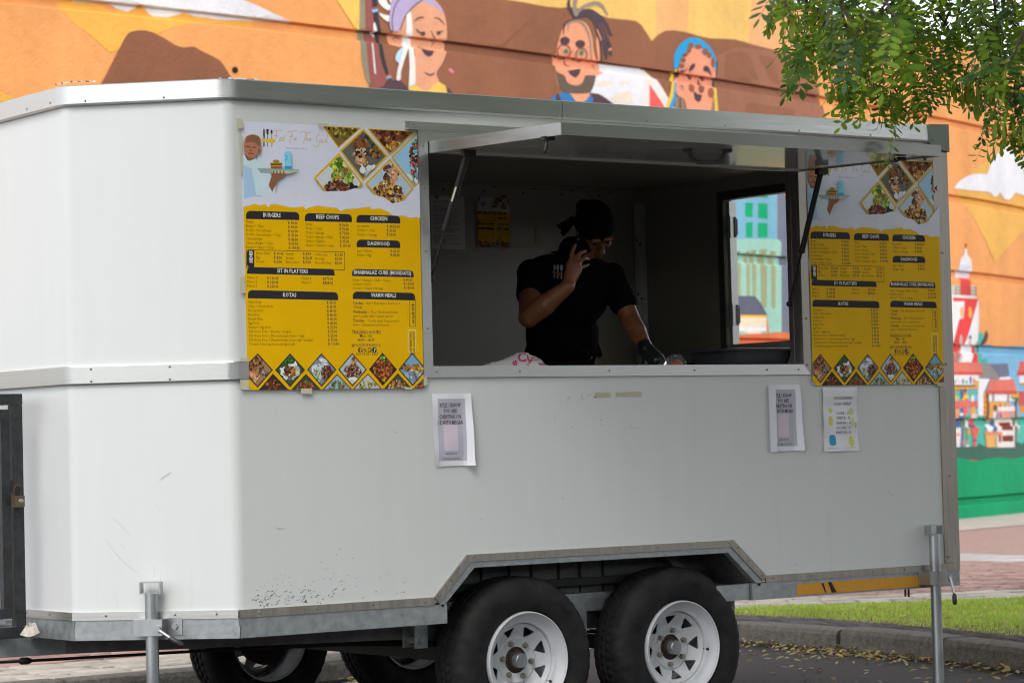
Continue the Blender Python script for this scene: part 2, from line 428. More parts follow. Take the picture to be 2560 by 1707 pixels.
for row in range(5):
    o0 = -.4+row*.16; s = rng.uniform(0,.2)
    while s < Ltot-.4:
        L = rng.uniform(.18, .42); j = [rng.uniform(-.022,.022) for _ in range(4)]
        q = [at_(s+rng.uniform(-.015,.015),o0+j[0]),at_(s+L+rng.uniform(-.015,.015),o0+j[1]),at_(s+L+rng.uniform(-.015,.015),o0+.16+j[2]),at_(s+rng.uniform(-.015,.015),o0+.16+j[3])]
        cands.append(shrink(q, .013)); s += L
def in_view(x, y, z=.13):
    d = Vector((x,y,z))-Vector(CAM); t = d.dot(FWD)
    if t < .5: return None
    return 1280+FPX*d.dot(RGT)/t, 853.5-FPX*d.dot(UPV)/t, t
def lay(cands, name, m, parent, z, h, limit, bev=.008, visible=None):
    a = []; b = []
    for q in cands:
        c = sum((Vector(p) for p in q), Vector((0,0)))/4; pr = in_view(c.x, c.y)
        ok = pr and -60 < pr[0] < 2620 and pr[1] < 1760 and (visible is None or visible(pr[0], pr[1]))
        (a if ok else b).append((pr[2] if pr else 99, q))
    a.sort(key=lambda t: t[0]); b = a[limit:]+b; a = a[:limit]
    for _, q in a:
        k = MB(); slab(k, q, z, h+rng.uniform(-.004,.005), bev, [rng.uniform(-.004,.004) for _ in range(4)])
        obj(name, k, m, parent, smooth=55)
    if b:
        k = MB()
        for _, q in b: slab(k, q, z, h+rng.uniform(-.004,.004), bev)
        obj(name, k, m, parent, kind='stuff')
vis = lambda u, v: (v > 1600 and u < 1000) or (u > 1780 and v > 1440)
lay(cands, 'paving_stone', M['stone'], pave, .112, .024, 230, visible=vis)
# dark pavers between kerb and grass
GN = [(5.55,4.12),(5.62,3.75),(5.66,3.3),(5.66,2.9),(5.62,2.55),(5.5,1.9),(5.34,1.16),(5.15,.4),(4.95,-.4),(4.95,-1.4)]
kin = resample(KI[8:17], .17); gout = resample(GN, .17)
n_ = min(len(kin), len(gout)); dk = []
for i in range(n_-1):
    a, b = kin[i], kin[i+1]
    c, d = gout[min(len(gout)-1, round(i*(len(gout)-1)/(n_-1)))], gout[min(len(gout)-1, round((i+1)*(len(gout)-1)/(n_-1)))]
    m_ = max(1, round((c-a).length/.17)); off = rng.uniform(-.2,.2)
    for k in range(m_):
        f0, f1 = k/m_, (k+1)/m_
        if k: f0 += off/m_
        if k < m_-1: f1 += off/m_
        dk.append(shrink([tuple(a.lerp(c,f0)),tuple(a.lerp(c,f1)),tuple(b.lerp(d,f1)),tuple(b.lerp(d,f0))], .017))
lay([q[::-1] for q in dk], 'dark_paver', M['darkpaver'], pave, .112, .02, 200)
# red bricks in running bond
bk = []
def bricks(x0, x1, y0, y1, ang, inside):
    ca, sa = math.cos(ang), math.sin(ang); cx, cy = (x0+x1)/2, (y0+y1)/2; R0 = max(x1-x0, y1-y0)*.75
    j = 0; y = -R0
    while y < R0:
        x = -R0+(.105 if j % 2 else 0)
        while x < R0:
            q = [(x,y),(x+.2,y),(x+.2,y+.1),(x,y+.1)]
            q = [(cx+a*ca-b*sa, cy+a*sa+b*ca) for a, b in q]; c = ((q[0][0]+q[2][0])/2, (q[0][1]+q[2][1])/2)
            if inside(*c): bk.append(shrink(q, .007))
            x += .21
        y += .11; j += 1
def band_out(x, y):                                 # beyond the stone band
    best = min(fr[::8], key=lambda f: (f[0].x-x)**2+(f[0].y-y)**2); p, t, n = best
    return (Vector((x,y))-p).dot(n) > .47
bricks(-1.2, 3.2, 3.85, 6.4, 0.06, lambda x, y: -1.2 < x < 3.2 and y < 5.9 and band_out(x, y) and in_view(x,y) and -40 < in_view(x,y)[0] < 900)
bricks(6.2, 12, 3.2, 10, -1.2, lambda x, y: x < 11.2 and band_out(x, y) and in_view(x,y) and 2330 < in_view(x,y)[0] < 2600)
bricks(4.6, 8, 4.4, 8, -1.2, lambda x, y: band_out(x, y) and in_view(x,y) and 1790 < in_view(x,y)[0] < 2330 and in_view(x,y)[1] > 1440)
lay(bk, 'paving_brick', M['brick'], pave, .112, .018, 300, .004, lambda u, v: (u < 560 and v > 1600) or (u > 1820 and v > 1380))
# pale stone line across the bricks and the pale apron at the wall
ws = []
for i in range(16):
    y = 3.5+i*.42
    for k in range(2): ws.append(shrink([(11.3+k*.44-.02*i,y),(11.74+k*.44-.02*i,y),(11.74+k*.44-.02*i,y+.42),(11.3+k*.44-.02*i,y+.42)], .008))
lay(ws, 'pale_stone', M['whitestone'], pave, .112, .022, 60)
# ---------------------------------------------------------------- the curved mural wall
WP = [(-30,13.2),(-20,11.5),(-10,11.1),(0,11.5),(6.135,12.062),(7.085,12.167),(7.833,12.29),(8.63,12.42),(9.706,12.605),(10.397,12.74),(12.658,13.23),(14.273,13.66),(14.982,13.87),(15.973,14.19),(16.395,14.33),(18.895,15.13),(20.098,15.6),(22,16.5),(25,18.6),(28,21.5),(31,26),(33,32)]
_x = np.array([p[0] for p in WP]); _y = np.array([p[1] for p in WP])
_xx = np.linspace(-30, 33, 631); _yy = np.interp(_xx, _x, _y)
_ker = np.hanning(17); _ker /= _ker.sum(); _ys = np.convolve(np.pad(_yy, 8, mode='edge'), _ker, 'valid')
def WY(x): return float(np.interp(x, _xx, _ys))
def onwall(u, v):
    d = pix(u, v); lo, hi = 15., 60.
    for _ in range(50):
        t = (lo+hi)/2; p = Vector(CAM)+d*t
        if p.y < WY(p.x): lo = t
        else: hi = t
    return p
ZG = [.385, 1.36, 2.28, 3.2, 4.14, 5.08]            # grooves between the courses
ZT = 6.05
def proud(z):
    for g in ZG:
        if g-.115 < z < g: 
            if z > g-.002: return .075*(g-z)/.002
            if z > g-.021: return .075
            if z > g-.025: return .075-.027*((g-.021)-z)/.004
            if z > g-.097: return .048
            return .048*(z-(g-.115))/.018
    return 0
zs = [0.0]
for g in ZG: zs += [g-.115, g-.097, g-.025, g-.021, g-.002, g-.0002]
zs += [ZT]
xs = [x for x in np.arange(-4, 32.5, .5)]
mwall = thing('mural_wall', 'tall curved orange wall painted with a bright mural behind the trailer', 'wall', (8,13,0))
BASEC = lin((243,168,100))
wb = MB(); vs = []; fs = []
for x in xs:
    for z in zs: vs.append((x, WY(x)+proud(z), z))
nz = len(zs)
for i in range(len(xs)-1):
    for j in range(nz-1): fs.append((i*nz+j, (i+1)*nz+j, (i+1)*nz+j+1, i*nz+j+1))
wb.add(vs, fs, tuple(min(.86,.94*c) for c in BASEC))
cap = MB()
for i in range(len(xs)-1):                          # the back and the coping
    a, b = xs[i], xs[i+1]; ya, yb = WY(a), WY(b)
    wb.add([(a,ya,ZT),(b,yb,ZT),(b,yb+.4,ZT),(a,ya+.4,ZT),(a,ya+.4,0),(b,yb+.4,0)], [(0,1,2,3),(3,2,5,4)], tuple(.8*c for c in BASEC))
obj('course_face', wb, M['paint'], mwall, smooth=25)

# the painting: flat shapes laid on the wall, following its grooves
Z = {'px':(0,0,1),'t0':(0,0,3.675),'z2':(600,0,3.675),'w':(880,0,6.533),'m':(1350,0,5.6),'s':(1630,60,6.818),'z12':(1200,0,3.675),'z5':(2180,200,3.137),'z6':(2360,600,5.225),'z7':(2360,880,5.225),'zw':(1800,460,3.92)}
PAINT = []
def fill(zm, pts, c):
    x0, y0, k = Z[zm]; P = [onwall(x0+x/k, y0+y/k) for x, y in pts]
    PAINT.append(([(p.x, p.z) for p in P], c))
def ell(zm, x, y, rx, ry, c, n=20): fill(zm, [(x+rx*math.cos(2*math.pi*i/n), y+ry*math.sin(2*math.pi*i/n)) for i in range(n)], c)
def smooth_line(pts, n=4):
    if len(pts) < 3: return [Vector(p) for p in pts]
    P = [Vector(pts[0])]+[Vector(p) for p in pts]+[Vector(pts[-1])]; out = []
    for i in range(1, len(P)-2):
        for k in range(n):
            t = k/n; a, b, c, d = P[i-1:i+3]
            out.append(.5*((2*b)+(c-a)*t+(2*a-5*b+4*c-d)*t*t+(3*b-3*c+d-a)*t**3))
    out.append(P[-2]); return out
def stroke_poly(pts, wd, taper=True):
    L = smooth_line(pts); lf = []; rt = []
    for i, p in enumerate(L):
        t = (L[min(i+1,len(L)-1)]-L[max(i-1,0)]).normalized(); n = Vector((-t.y, t.x))
        f = i/(len(L)-1); ww = wd/2*((.35+.65*math.sin(math.pi*min(max(f,.06),.94))) if taper else 1)
        lf.append(tuple(p+n*ww)); rt.append(tuple(p-n*ww))
    return lf+rt[::-1]
def curve(pts): return [tuple(p) for p in smooth_line(list(pts)+[pts[0]], 3)[:-1]]
def cfill(zm, pts, c): fill(zm, curve(pts), c)
def stk(zm, pts, wd, c, taper=True): fill(zm, stroke_poly(pts, wd, taper), c)
DK = (88,66,72); SK = (232,166,128); BR = (150,98,70)
# left: yellow patches, cloud, hill
fill('t0', [(520,0),(560,90),(700,230),(860,350),(1000,480),(1080,470),(1180,320),(1300,280),(1450,310),(1560,260),(1750,220),(2000,210),(2352,245),(2352,150),(2000,170),(1720,100),(1500,150),(1330,45),(1050,110),(870,0)], (244,181,82))
fill('t0', [(0,845),(130,905),(60,935),(-40,940),(-60,830)], (245,185,80))
fill('t0', [(640,-200),(700,5),(800,16),(870,12),(1030,30),(1100,78),(1190,102),(1260,78),(1300,42),(1335,45),(1380,112),(1430,148),(1560,155),(1660,130),(1720,108),(1800,145),(1920,160),(2050,180),(2352,186),(2540,190),(2705,207),(2620,175),(2500,120),(2352,48),(2230,0),(2100,-200)], (238,238,240))
cfill('t0', [(940,750),(1000,640),(1080,480),(1160,330),(1220,290),(1320,282),(1400,300),(1520,360),(1620,420),(1690,438),(1780,432),(1860,475),(2000,545),(2060,610),(2120,710),(2140,760),(2160,1100),(900,1100)], (146,95,68))
ell('t0', 2160, 645, 28, 30, (50,34,22))
fill('z2', [(890,0),(860,-80),(1105,-80),(1105,290),(1050,250),(960,110)], (248,200,98))
# upper right sky bands
fill('px', [(1180,-90),(2100,-90),(2000,140),(1892,120),(1700,85),(1629,110),(1560,60),(1400,25),(1265,6)], (250,200,112))
fill('px', [(1640,-90),(1725,-90),(1717,90),(1640,95)], (245,184,120))
fill('px', [(1885,-90),(2330,-90),(2200,160),(2040,180),(1993,140),(1872,110)], (246,182,124))
# brown mountain
fill('px', [(930,-90),(1240,-90),(1265,0),(1314,7.6),(1363,17),(1401,21),(1418,19),(1467,24),(1499,38),(1521,46),(1554,49),(1589,53),(1603,63),(1619,87),(1629,103),(1646,87),(1663,77.5),(1684,76.7),(1714,81),(1744,90),(1774,96.6),(1812,98),(1838,99.5),(1892,114.8),(1934,125),(1984,131),(1993,132),(2032,172),(2039,186),(2049,237),(2056,258),(2064,298),(2075,340),(2085,430),(890,430),(925,200)], (152,100,72))
fill('px', [(1700,180),(1838,120),(1934,128),(1990,135),(2032,172),(2049,237),(2064,298),(2085,430),(1700,430)], (164,111,84))
fill('z2', [(1100,-100),(1150,-100),(1150,250),(1165,400),(1180,650),(1200,760),(1180,775),(1150,720),(1115,550),(1102,350)], (150,140,116))
fill('z2', [(1150,-100),(1215,-100),(1225,180),(1260,380),(1320,700),(1340,760),(1300,860),(1190,860),(1200,760),(1175,600),(1160,380)], (156,90,84))
# woman with the lilac headscarf
fill('w', [(318,-200),(405,-200),(410,120),(430,300),(470,520),(490,740),(540,1000),(590,1190),(640,1310),(600,1320),(560,1240),(500,1100),(450,900),(430,700),(400,500),(340,250),(325,120)], (60,58,66))
fill('w', [(320,165),(415,150),(415,195),(330,210)], (140,200,232)); fill('w', [(330,120),(410,108),(414,147),(324,162)], (150,88,92))
fill('w', [(550,1275),(632,1245),(636,1275),(560,1297)], (140,200,232)); fill('w', [(553,1245),(600,1213),(622,1238),(552,1268)], (230,110,110))
cfill('w', [(345,390),(370,375),(405,510),(395,600),(370,580),(345,480)], (240,235,225)); cfill('w', [(320,720),(340,730),(385,1180),(375,1210),(355,1150)], (238,230,220))
cfill('w', [(410,-40),(530,-40),(580,70),(630,100),(600,175),(520,140),(440,60)], (242,238,228)); cfill('w', [(590,-40),(650,-40),(645,50),(620,50)], (242,238,228))
cfill('w', [(440,210),(520,250),(600,265),(590,360),(510,310),(445,240)], (242,238,228))
cfill('w', [(430,1450),(520,1400),(560,1330),(640,1310),(780,1330),(860,1390),(930,1480),(940,1700),(420,1700)], (92,68,74))
fill('w', curve([(600,600),(660,540),(770,500),(880,250),(950,160),(1130,10),(1300,-20),(1420,90),(1500,230),(1540,450),(1545,700),(1540,850),(1480,1020),(1380,1180),(1390,1280),(1400,1330),(1200,1500),(1020,1400),(1020,900),(980,760),(880,740),(780,780),(690,750),(620,690)]), SK)
fill('w', [(900,1440),(1020,1390),(1180,1490),(1240,1480),(1400,1330),(1520,1410),(1550,1530),(1550,1700),(1000,1700),(950,1500)], (250,200,96)); fill('w', [(1540,1430),(1640,1520),(1680,1700),(1550,1700)], (92,68,74))
fill('w', [(660,-200),(1200,-200),(1300,0),(1400,70),(1480,200),(1497,248),(1440,200),(1350,110),(1250,80),(1140,30),(960,160),(860,280),(800,420),(770,512),(660,530),(620,480),(595,330),(620,120)], (184,168,202))
for L in ([(780,-30),(700,90),(660,230),(645,380),(665,525)], [(1170,-20),(1000,110),(870,260),(810,400),(770,500)]): stk('w', L, 15, (80,66,72), False)
fill('w', [(880,250),(940,190),(960,250),(980,500),(990,750),(1020,1000),(1030,1380),(915,1430),(930,1100),(915,790),(840,1000),(790,1180),(785,1300),(740,1330),(710,1290),(740,1100),(780,950),(840,740),(875,560)], (238,234,226))
cfill('w', [(830,760),(760,820),(710,900),(700,980),(740,1030),(770,1020),(800,900)], (190,222,240))
for L, q in (([(1005,360),(1060,310),(1120,290),(1165,290)], 24), ([(1330,300),(1400,310),(1450,350),(1505,410)], 22), ([(1030,475),(1090,530),(1140,550)], 22), ([(1395,520),(1440,525),(1485,518)], 16), ([(1285,510),(1320,590),(1372,680),(1325,752)], 14), ([(690,650),(720,615),(770,615),(815,655)], 15), ([(752,640),(733,690)], 15)): stk('w', L, q, DK)
ell('w', 1150, 555, 38, 32, DK); ell('w', 1405, 545, 32, 30, DK)
fill('w', [(1105,745),(1200,820),(1335,840),(1300,910),(1245,935),(1180,900),(1140,840)], DK); fill('w', [(1155,1175),(1260,1220),(1355,1190),(1310,1235),(1265,1250),(1210,1225)], DK)
cfill('w', [(1570,1130),(1620,1120),(1660,1170),(1650,1205),(1590,1175)], (226,132,142))
# man with the round glasses, and the white van shape
WT = (236,236,239)
fill('m', [(850,885),(1460,945),(1680,1230),(1760,1560),(1700,1800),(900,1800),(700,1300),(760,1180),(780,1070),(870,1020)], WT)
for q in ([(780,1150),(980,1135),(1000,1190),(790,1220)], [(960,1380),(1100,1310),(1270,1270),(1290,1440),(1100,1450)], [(1130,1140),(1260,1130),(1240,1190),(1120,1180)]): fill('m', q, (240,227,204))
fill('m', [(1455,950),(1600,1080),(1680,1190),(1905,1560),(1905,1650),(1440,1800),(1450,1050)], (238,233,224)); fill('m', [(1530,1180),(1680,1400),(1800,1600),(1800,1700),(1530,1700)], (244,102,92))
cfill('m', [(300,430),(340,350),(420,295),(520,290),(620,310),(690,400),(740,560),(770,620),(800,520),(830,700),(840,860),(860,980),(875,1020),(780,1070),(770,1100),(690,1290),(700,1320),(640,1410),(580,1445),(500,1420),(420,1320),(250,1200),(210,960),(210,790),(250,590)], (248,165,126))
cfill('m', [(215,980),(250,1020),(340,1065),(375,1150),(440,1190),(520,1200),(590,1160),(620,1080),(650,1060),(770,1065),(770,1120),(740,1220),(690,1300),(560,1315),(400,1310),(310,1270),(250,1180),(225,1080)], (108,93,80))
fill('m', [(90,1420),(200,1340),(320,1290),(420,1320),(500,1420),(580,1440),(650,1400),(710,1310),(750,1400),(700,1460),(700,1800),(60,1800)], (60,124,182))
fill('m', [(215,1330),(260,1320),(295,1430),(310,1800),(225,1800)], DK); fill('m', [(690,1300),(820,1320),(920,1380),(1050,1475),(1100,1800),(690,1800),(690,1465),(750,1400)], DK)
cfill('m', [(480,262),(560,170),(660,130),(740,145),(860,230),(940,330),(990,450),(1010,510),(980,500),(955,480),(960,560),(1000,650),(960,700),(925,560),(945,800),(910,820),(880,640),(855,580),(870,840),(845,850),(820,600),(770,420),(720,300),(640,250),(540,272)], (84,68,76))
for L in ([(850,330),(920,440),(950,560)], [(800,330),(860,430),(900,560)]): stk('m', L, 12, BR)
fill('m', [(955,690),(1000,675),(1000,705),(955,715)], (245,160,125)); fill('m', [(960,720),(1000,715),(1005,775),(970,785)], (80,72,76)); fill('m', [(780,410),(800,420),(860,560),(850,575)], (248,165,126))
stk('m', [(500,-60),(480,100),(500,235)], 55, (156,144,126), False); stk('m', [(500,230),(570,120),(680,70),(800,50),(880,110),(940,215)], 52, (156,144,126)); stk('m', [(405,-30),(395,80),(430,170),(485,265)], 50, (84,68,76))
stk('m', [(320,490),(330,380),(380,310),(490,268)], 24, (78,68,74)); stk('m', [(385,445),(400,330),(480,300),(560,310),(640,400),(690,550),(705,700),(720,870)], 30, (156,144,126)); stk('m', [(600,285),(690,350),(745,500),(765,680),(795,840)], 46, (142,100,72))
ell('m', 340, 575, 68, 55, DK); ell('m', 555, 620, 70, 52, DK)
for c_ in ((325,728,90,98), (572,770,76,90)):
    L = [(c_[0]+c_[2]*math.cos(a), c_[1]+c_[3]*math.sin(a)) for a in np.linspace(0, 2*math.pi, 25)]; stk('m', L, 13, DK, False)
ell('m', 358, 722, 26, 33, (52,128,100)); ell('m', 574, 745, 26, 34, (52,128,100))
for L, q in (([(465,690),(420,755)], 15), ([(390,810),(370,860),(390,910),(465,942)], 13), ([(745,920),(805,908)], 16), ([(770,920),(798,968)], 16)): stk('m', L, q, DK)
fill('m', [(380,1000),(570,960),(540,1050),(490,1095),(430,1060)], DK)
# woman with the blue hood
FS = (250,163,128)
cfill('s', [(370,700),(375,560),(420,430),(520,310),(640,245),(720,240),(820,265),(950,360),(1040,480),(1085,620),(1100,780),(1070,790),(1040,700),(800,600),(500,640),(430,770),(375,780)], (44,165,220))
fill('s', [(1090,630),(1115,660),(1100,900),(1100,1080),(1060,1050)], (76,66,76))
for q, c in (([(400,1240),(460,1260),(440,1700),(340,1700)], (150,136,120)), ([(460,1260),(500,1260),(560,1700),(440,1700)], (128,92,72)), ([(490,1270),(530,1290),(590,1700),(510,1700)], (150,136,120)), ([(1010,1400),(1040,1400),(1060,1700),(980,1700)], (160,146,130))): fill('s', q, c)
cfill('s', [(440,780),(480,650),(560,500),(640,430),(710,395),(850,430),(960,540),(1020,620),(1060,750),(1082,900),(1055,1050),(1040,1260),(1020,1400),(980,1520),(940,1700),(620,1700),(585,1470),(540,1290),(450,1240),(400,1150),(410,960),(440,850)], FS)
for e in ((655,375,45,58),(620,460,40,40),(780,395,62,45),(570,515,45,25),(520,620,50,48),(495,720,50,42),(900,480,55,60),(965,540,38,50),(1030,655,28,90)): ell('s', *e, BR)
fill('s', [(505,540),(595,545),(560,565),(520,560)], DK)
fill('s', [(390,780),(420,770),(425,830),(400,960),(370,1080),(350,1250),(270,1440),(200,1700),(150,1700),(310,1150),(335,950)], (245,206,62)); fill('s', [(385,960),(410,970),(395,1150),(400,1250),(340,1460),(270,1700),(210,1700),(275,1445),(350,1240)], (44,165,222))
fill('s', [(1040,1050),(1090,1100),(1110,1350),(1140,1700),(1080,1700),(1060,1500)], (250,212,92))
cfill('s', [(410,840),(460,800),(535,800),(500,880),(440,920),(410,890)], DK)
cfill('s', [(620,830),(640,730),(690,680),(730,700),(700,770)], DK); cfill('s', [(870,800),(880,730),(930,720),(980,780),(1005,890),(960,830)], DK); ell('s', 682, 905, 31, 43, (76,66,68)); ell('s', 900, 930, 36, 39, (76,66,68))
ell('s', 665, 1090, 50, 76, (164,96,68)); ell('s', 995, 1180, 55, 85, (170,98,70)); cfill('s', [(825,930),(880,1080),(870,1160),(820,1180),(785,1140),(790,1080)], (142,90,66))
fill('s', [(690,1140),(770,1200),(845,1215),(820,1310),(775,1340),(720,1290)], DK); stk('s', [(460,1080),(500,1060),(525,1110)], 18, DK); stk('s', [(480,1110),(525,1140)], 16, DK)
# right of the trailer: beam, white birds, sea, lighthouse, market
fill('z5', [(690,920),(660,870),(800,700),(900,640),(1192,560),(1330,560),(1330,1000),(1080,1300),(965,1430),(890,1260),(800,1080)], (241,184,90))
cfill('z5', [(645,850),(680,800),(760,750),(850,735),(905,735),(940,640),(1000,560),(1030,525),(1060,515),(1100,530),(1130,590),(1145,640),(1170,608),(1220,600),(1300,700),(1300,900),(1192,905),(1125,885),(1100,920),(1070,940),(1030,925),(1003,880),(985,910),(955,915),(920,880),(760,865)], (240,240,243))
fill('z6', [(430,1385),(560,1365),(750,1395),(900,1385),(1200,1390),(1200,2300),(0,2300),(430,1568)], (130,190,223))
fill('z7', [(-900,520),(1300,520),(1300,1200),(-900,1260)], (86,190,169))
cfill('z6', [(440,1215),(470,1205),(500,1215),(520,1290),(490,1400),(480,1600),(430,1600)], (76,190,166)); cfill('z6', [(550,1175),(575,1250),(540,1340),(490,1390),(475,1500),(470,1420),(480,1340),(520,1270)], (90,64,68))
LW = (239,239,240); RD = (233,71,67)
cfill('z6', [(270,120),(283,104),(296,120),(305,190),(345,240),(360,320),(362,400),(366,450),(345,500),(210,492),(180,470),(195,400),(200,330),(225,240),(262,190)], LW); stk('z6', [(285,45),(285,110)], 14, (120,70,50), False)
fill('z6', [(210,320),(355,330),(355,440),(205,430)], (222,228,238))
fill('z6', [(-300,590),(80,590),(415,600),(415,740),(-300,720)], (216,207,192)); fill('z6', [(215,490),(350,500),(350,725),(210,715)], RD)
for y in (612,652,692): stk('z6', [(150,y),(415,y+14)], 9, (112,92,72), False)
stk('z6', [(150,600),(150,720)], 8, (112,92,72), False); stk('z6', [(415,600),(415,740)], 8, (112,92,72), False)
fill('z6', [(-120,720),(100,715),(415,745),(450,770),(455,1060),(440,1310),(428,1680),(-160,1680)], LW)
fill('z6', [(105,750),(450,765),(390,960),(310,1250),(250,1420),(150,1700),(0,1700),(110,1400),(125,1330),(200,1030),(250,1020),(265,800),(125,800)], RD); fill('z6', [(430,1320),(440,1568),(436,1680),(340,1680),(400,1400)], RD)
cfill('z6', [(215,885),(230,875),(245,885),(240,1000),(215,990)], (242,182,72)); cfill('z6', [(320,885),(335,870),(348,885),(360,950),(355,1010),(320,1000)], (242,182,72)); ell('z6', 218, 1310, 20, 78, (196,188,178)); ell('z6', 338, 1270, 12, 28, (60,58,60)); ell('z6', 338, 1340, 12, 32, (205,180,160))
for L in ([(110,1320),(130,1450),(140,1600)], [(150,1420),(160,1600)], [(230,1430),(190,1510),(180,1620)], [(240,1500),(200,1600)]): stk('z6', L, 20, (150,165,140))
fill('z7', [(470,110),(540,70),(570,130),(560,150),(480,150)], (76,180,160))
fill('z7', [(460,140),(600,150),(730,350),(455,352)], (150,141,141)); fill('z7', [(600,155),(830,150),(850,318),(720,332)], (115,119,141))
fill('z7', [(440,345),(590,350),(510,530),(510,830),(440,830)], LW); fill('z7', [(720,330),(860,318),(862,368),(720,368)], LW)
fill('z7', [(-400,125),(460,135),(500,270),(-400,270)], (230,124,107)); fill('z7', [(-400,262),(500,262),(490,300),(-400,297)], (214,82,68))
fill('z7', [(-400,300),(450,300),(450,440),(-400,440)], (238,235,230))
for x, y, ww, h, c in ((135,370,16,40,(90,105,180)),(195,365,12,40,(220,170,120)),(240,350,22,60,(84,100,170)),(285,370,36,40,(86,190,169)),(340,320,26,90,(86,100,170)),(385,345,28,70,(226,120,100)),(165,340,8,50,(190,120,80))): fill('z7', [(x-ww/2,y),(x+ww/2,y),(x+ww/2,y+h),(x-ww/2,y+h)], c)
fill('z7', [(-300,430),(410,425),(410,462),(-300,468)], (150,112,64)); fill('z7', [(405,370),(445,370),(445,480),(-300,495),(-300,465),(405,458)], (226,172,74))
fill('z7', [(-300,640),(435,635),(435,720),(-300,745)], (226,117,107))
for x in range(120, 430, 26): stk('z7', [(x,640),(x,720)], 5, (200,90,84), False)
stk('z7', [(265,850),(250,1010),(243,1210)], 26, (124,122,74), False); stk('z7', [(287,850),(292,1000),(294,1190)], 18, (124,122,74), False)
fill('z7', [(250,520),(290,520),(300,620),(310,800),(250,842),(243,650)], (229,112,97)); ell('z7', 268, 500, 18, 24, (130,80,60)); fill('z7', [(215,490),(240,488),(238,600),(215,600)], (86,100,170))
cfill('z7', [(233,610),(265,555),(300,560),(310,610),(270,600),(245,645)], (246,200,60)); cfill('z7', [(345,600),(365,548),(385,600),(375,645),(355,645)], (238,235,230)); ell('z7', 160, 600, 28, 34, (230,175,90))
fill('z7', [(120,740),(200,740),(190,850),(120,880)], (230,150,90)); fill('z7', [(190,830),(240,830),(230,1000),(240,1232),(205,1232),(175,980)], (92,107,180)); cfill('z7', [(140,1010),(175,990),(212,1005),(200,1240),(178,1256),(155,1245)], (239,227,218)); ell('z7', 175, 1075, 28, 24, (236,160,140)); ell('z7', 178, 775, 24, 30, (236,172,142)); ell('z7', 222, 765, 20, 30, (92,107,180)); ell('z7', 220, 812, 24, 20, LW)
stk('z7', [(245,1150),(243,1215)], 24, (226,120,110), False); stk('z7', [(294,1150),(296,1200)], 20, (226,120,110), False); ell('z7', 308, 1225, 24, 16, LW)
cfill('z7', [(330,760),(380,700),(425,830),(400,870),(340,860)], (226,172,84)); ell('z7', 384, 840, 30, 42, LW); fill('z7', [(345,890),(410,880),(440,1000),(420,1100),(405,1232),(375,1232),(360,1080),(340,980)], (229,106,90)); stk('z7', [(338,965),(375,972),(412,960)], 28, (90,80,150), False); stk('z7', [(365,1150),(420,1150)], 18, (90,80,150), False); stk('z7', [(425,990),(450,1020),(425,1070)], 14, (230,140,70))
fill('z7', [(300,870),(340,870),(340,960),(300,1000)], LW); fill('z7', [(300,1010),(340,1010),(340,1070),(305,1075)], (232,168,80))
fill('z7', [(510,530),(560,530),(555,830),(510,830)], (226,152,62))
for y in (590,650,720,790): stk('z7', [(510,y),(555,y)], 12, (150,70,50), False)
fill('z7', [(580,545),(930,545),(930,640),(580,640)], LW)
stk('z7', [(556,540),(572,720),(560,900)], 26, (112,60,47), False); stk('z7', [(636,540),(636,642)], 20, (112,70,57), False); stk('z7', [(830,540),(830,642)], 20, (112,70,57), False)
fill('z7', [(580,640),(850,650),(860,720),(690,720),(640,900),(580,900)], (231,172,92)); fill('z7', [(695,712),(920,705),(920,1240),(680,1246),(690,830)], (240,230,225)); fill('z7', [(690,770),(915,770),(915,850),(690,852)], (231,152,132))
for x, c in ((725,(215,80,70)),(785,(80,180,170)),(840,(231,160,110))): fill('z7', [(x-22,712),(x,655),(x+22,712)], c)
for x, c in ((730,(86,100,180)),(875,(100,180,190))): fill('z7', [(x-20,850),(x,780),(x+20,850)], c)
fill('z7', [(745,920),(888,915),(892,1018),(745,1018)], (132,56,37)); fill('z7', [(755,1090),(895,1085),(897,1166),(755,1166)], (132,56,37)); fill('z7', [(705,1075),(750,1075),(750,1175),(710,1172)], (232,140,95)); fill('z7', [(705,1075),(726,1075),(726,1172),(708,1172)], (100,55,45))
fill('z7', [(640,870),(670,870),(676,1072),(635,1072)], (92,107,180)); fill('z7', [(630,780),(680,780),(672,872),(638,872)], LW); ell('z7', 660, 722, 21, 38, (122,62,42))
fill('z7', [(530,1060),(670,1060),(670,1240),(550,1246)], (236,177,98)); fill('z7', [(518,1035),(750,1040),(750,1072),(523,1082)], (236,142,92)); ell('z7', 590, 990, 46, 52, LW)
stk('z7', [(932,540),(928,900),(922,1236)], 20, (112,64,50), False)
fill('z7', [(590,362),(905,358),(945,545),(538,540)], (229,122,107)); fill('z7', [(543,505),(942,505),(948,548),(537,545)], (214,82,68))
for q, c in (([(860,560),(960,540),(960,590),(860,600)], (236,170,70)), ([(865,590),(960,590),(960,650),(940,640)], (0,140,90)), ([(990,120),(1300,120),(1300,300),(950,300)], (226,106,92)), ([(950,250),(1300,255),(1300,300),(948,302)], (210,76,64)), ([(980,310),(1300,310),(1300,400),(980,400)], LW), ([(985,400),(1300,400),(1300,430),(985,430)], (226,160,60)), ([(970,510),(1300,510),(1300,700),(970,700)], (212,102,92)), ([(985,700),(1300,700),(1300,790),(985,790)], (226,150,70))): fill('z7', q, c)
for x in range(985, 1060, 18): stk('z7', [(x,515),(x,695)], 5, (190,84,76), False)
stk('z7', [(985,790),(975,950),(990,1060)], 18, (226,172,112)); ell('z7', 972, 960, 16, 40, (240,230,225))
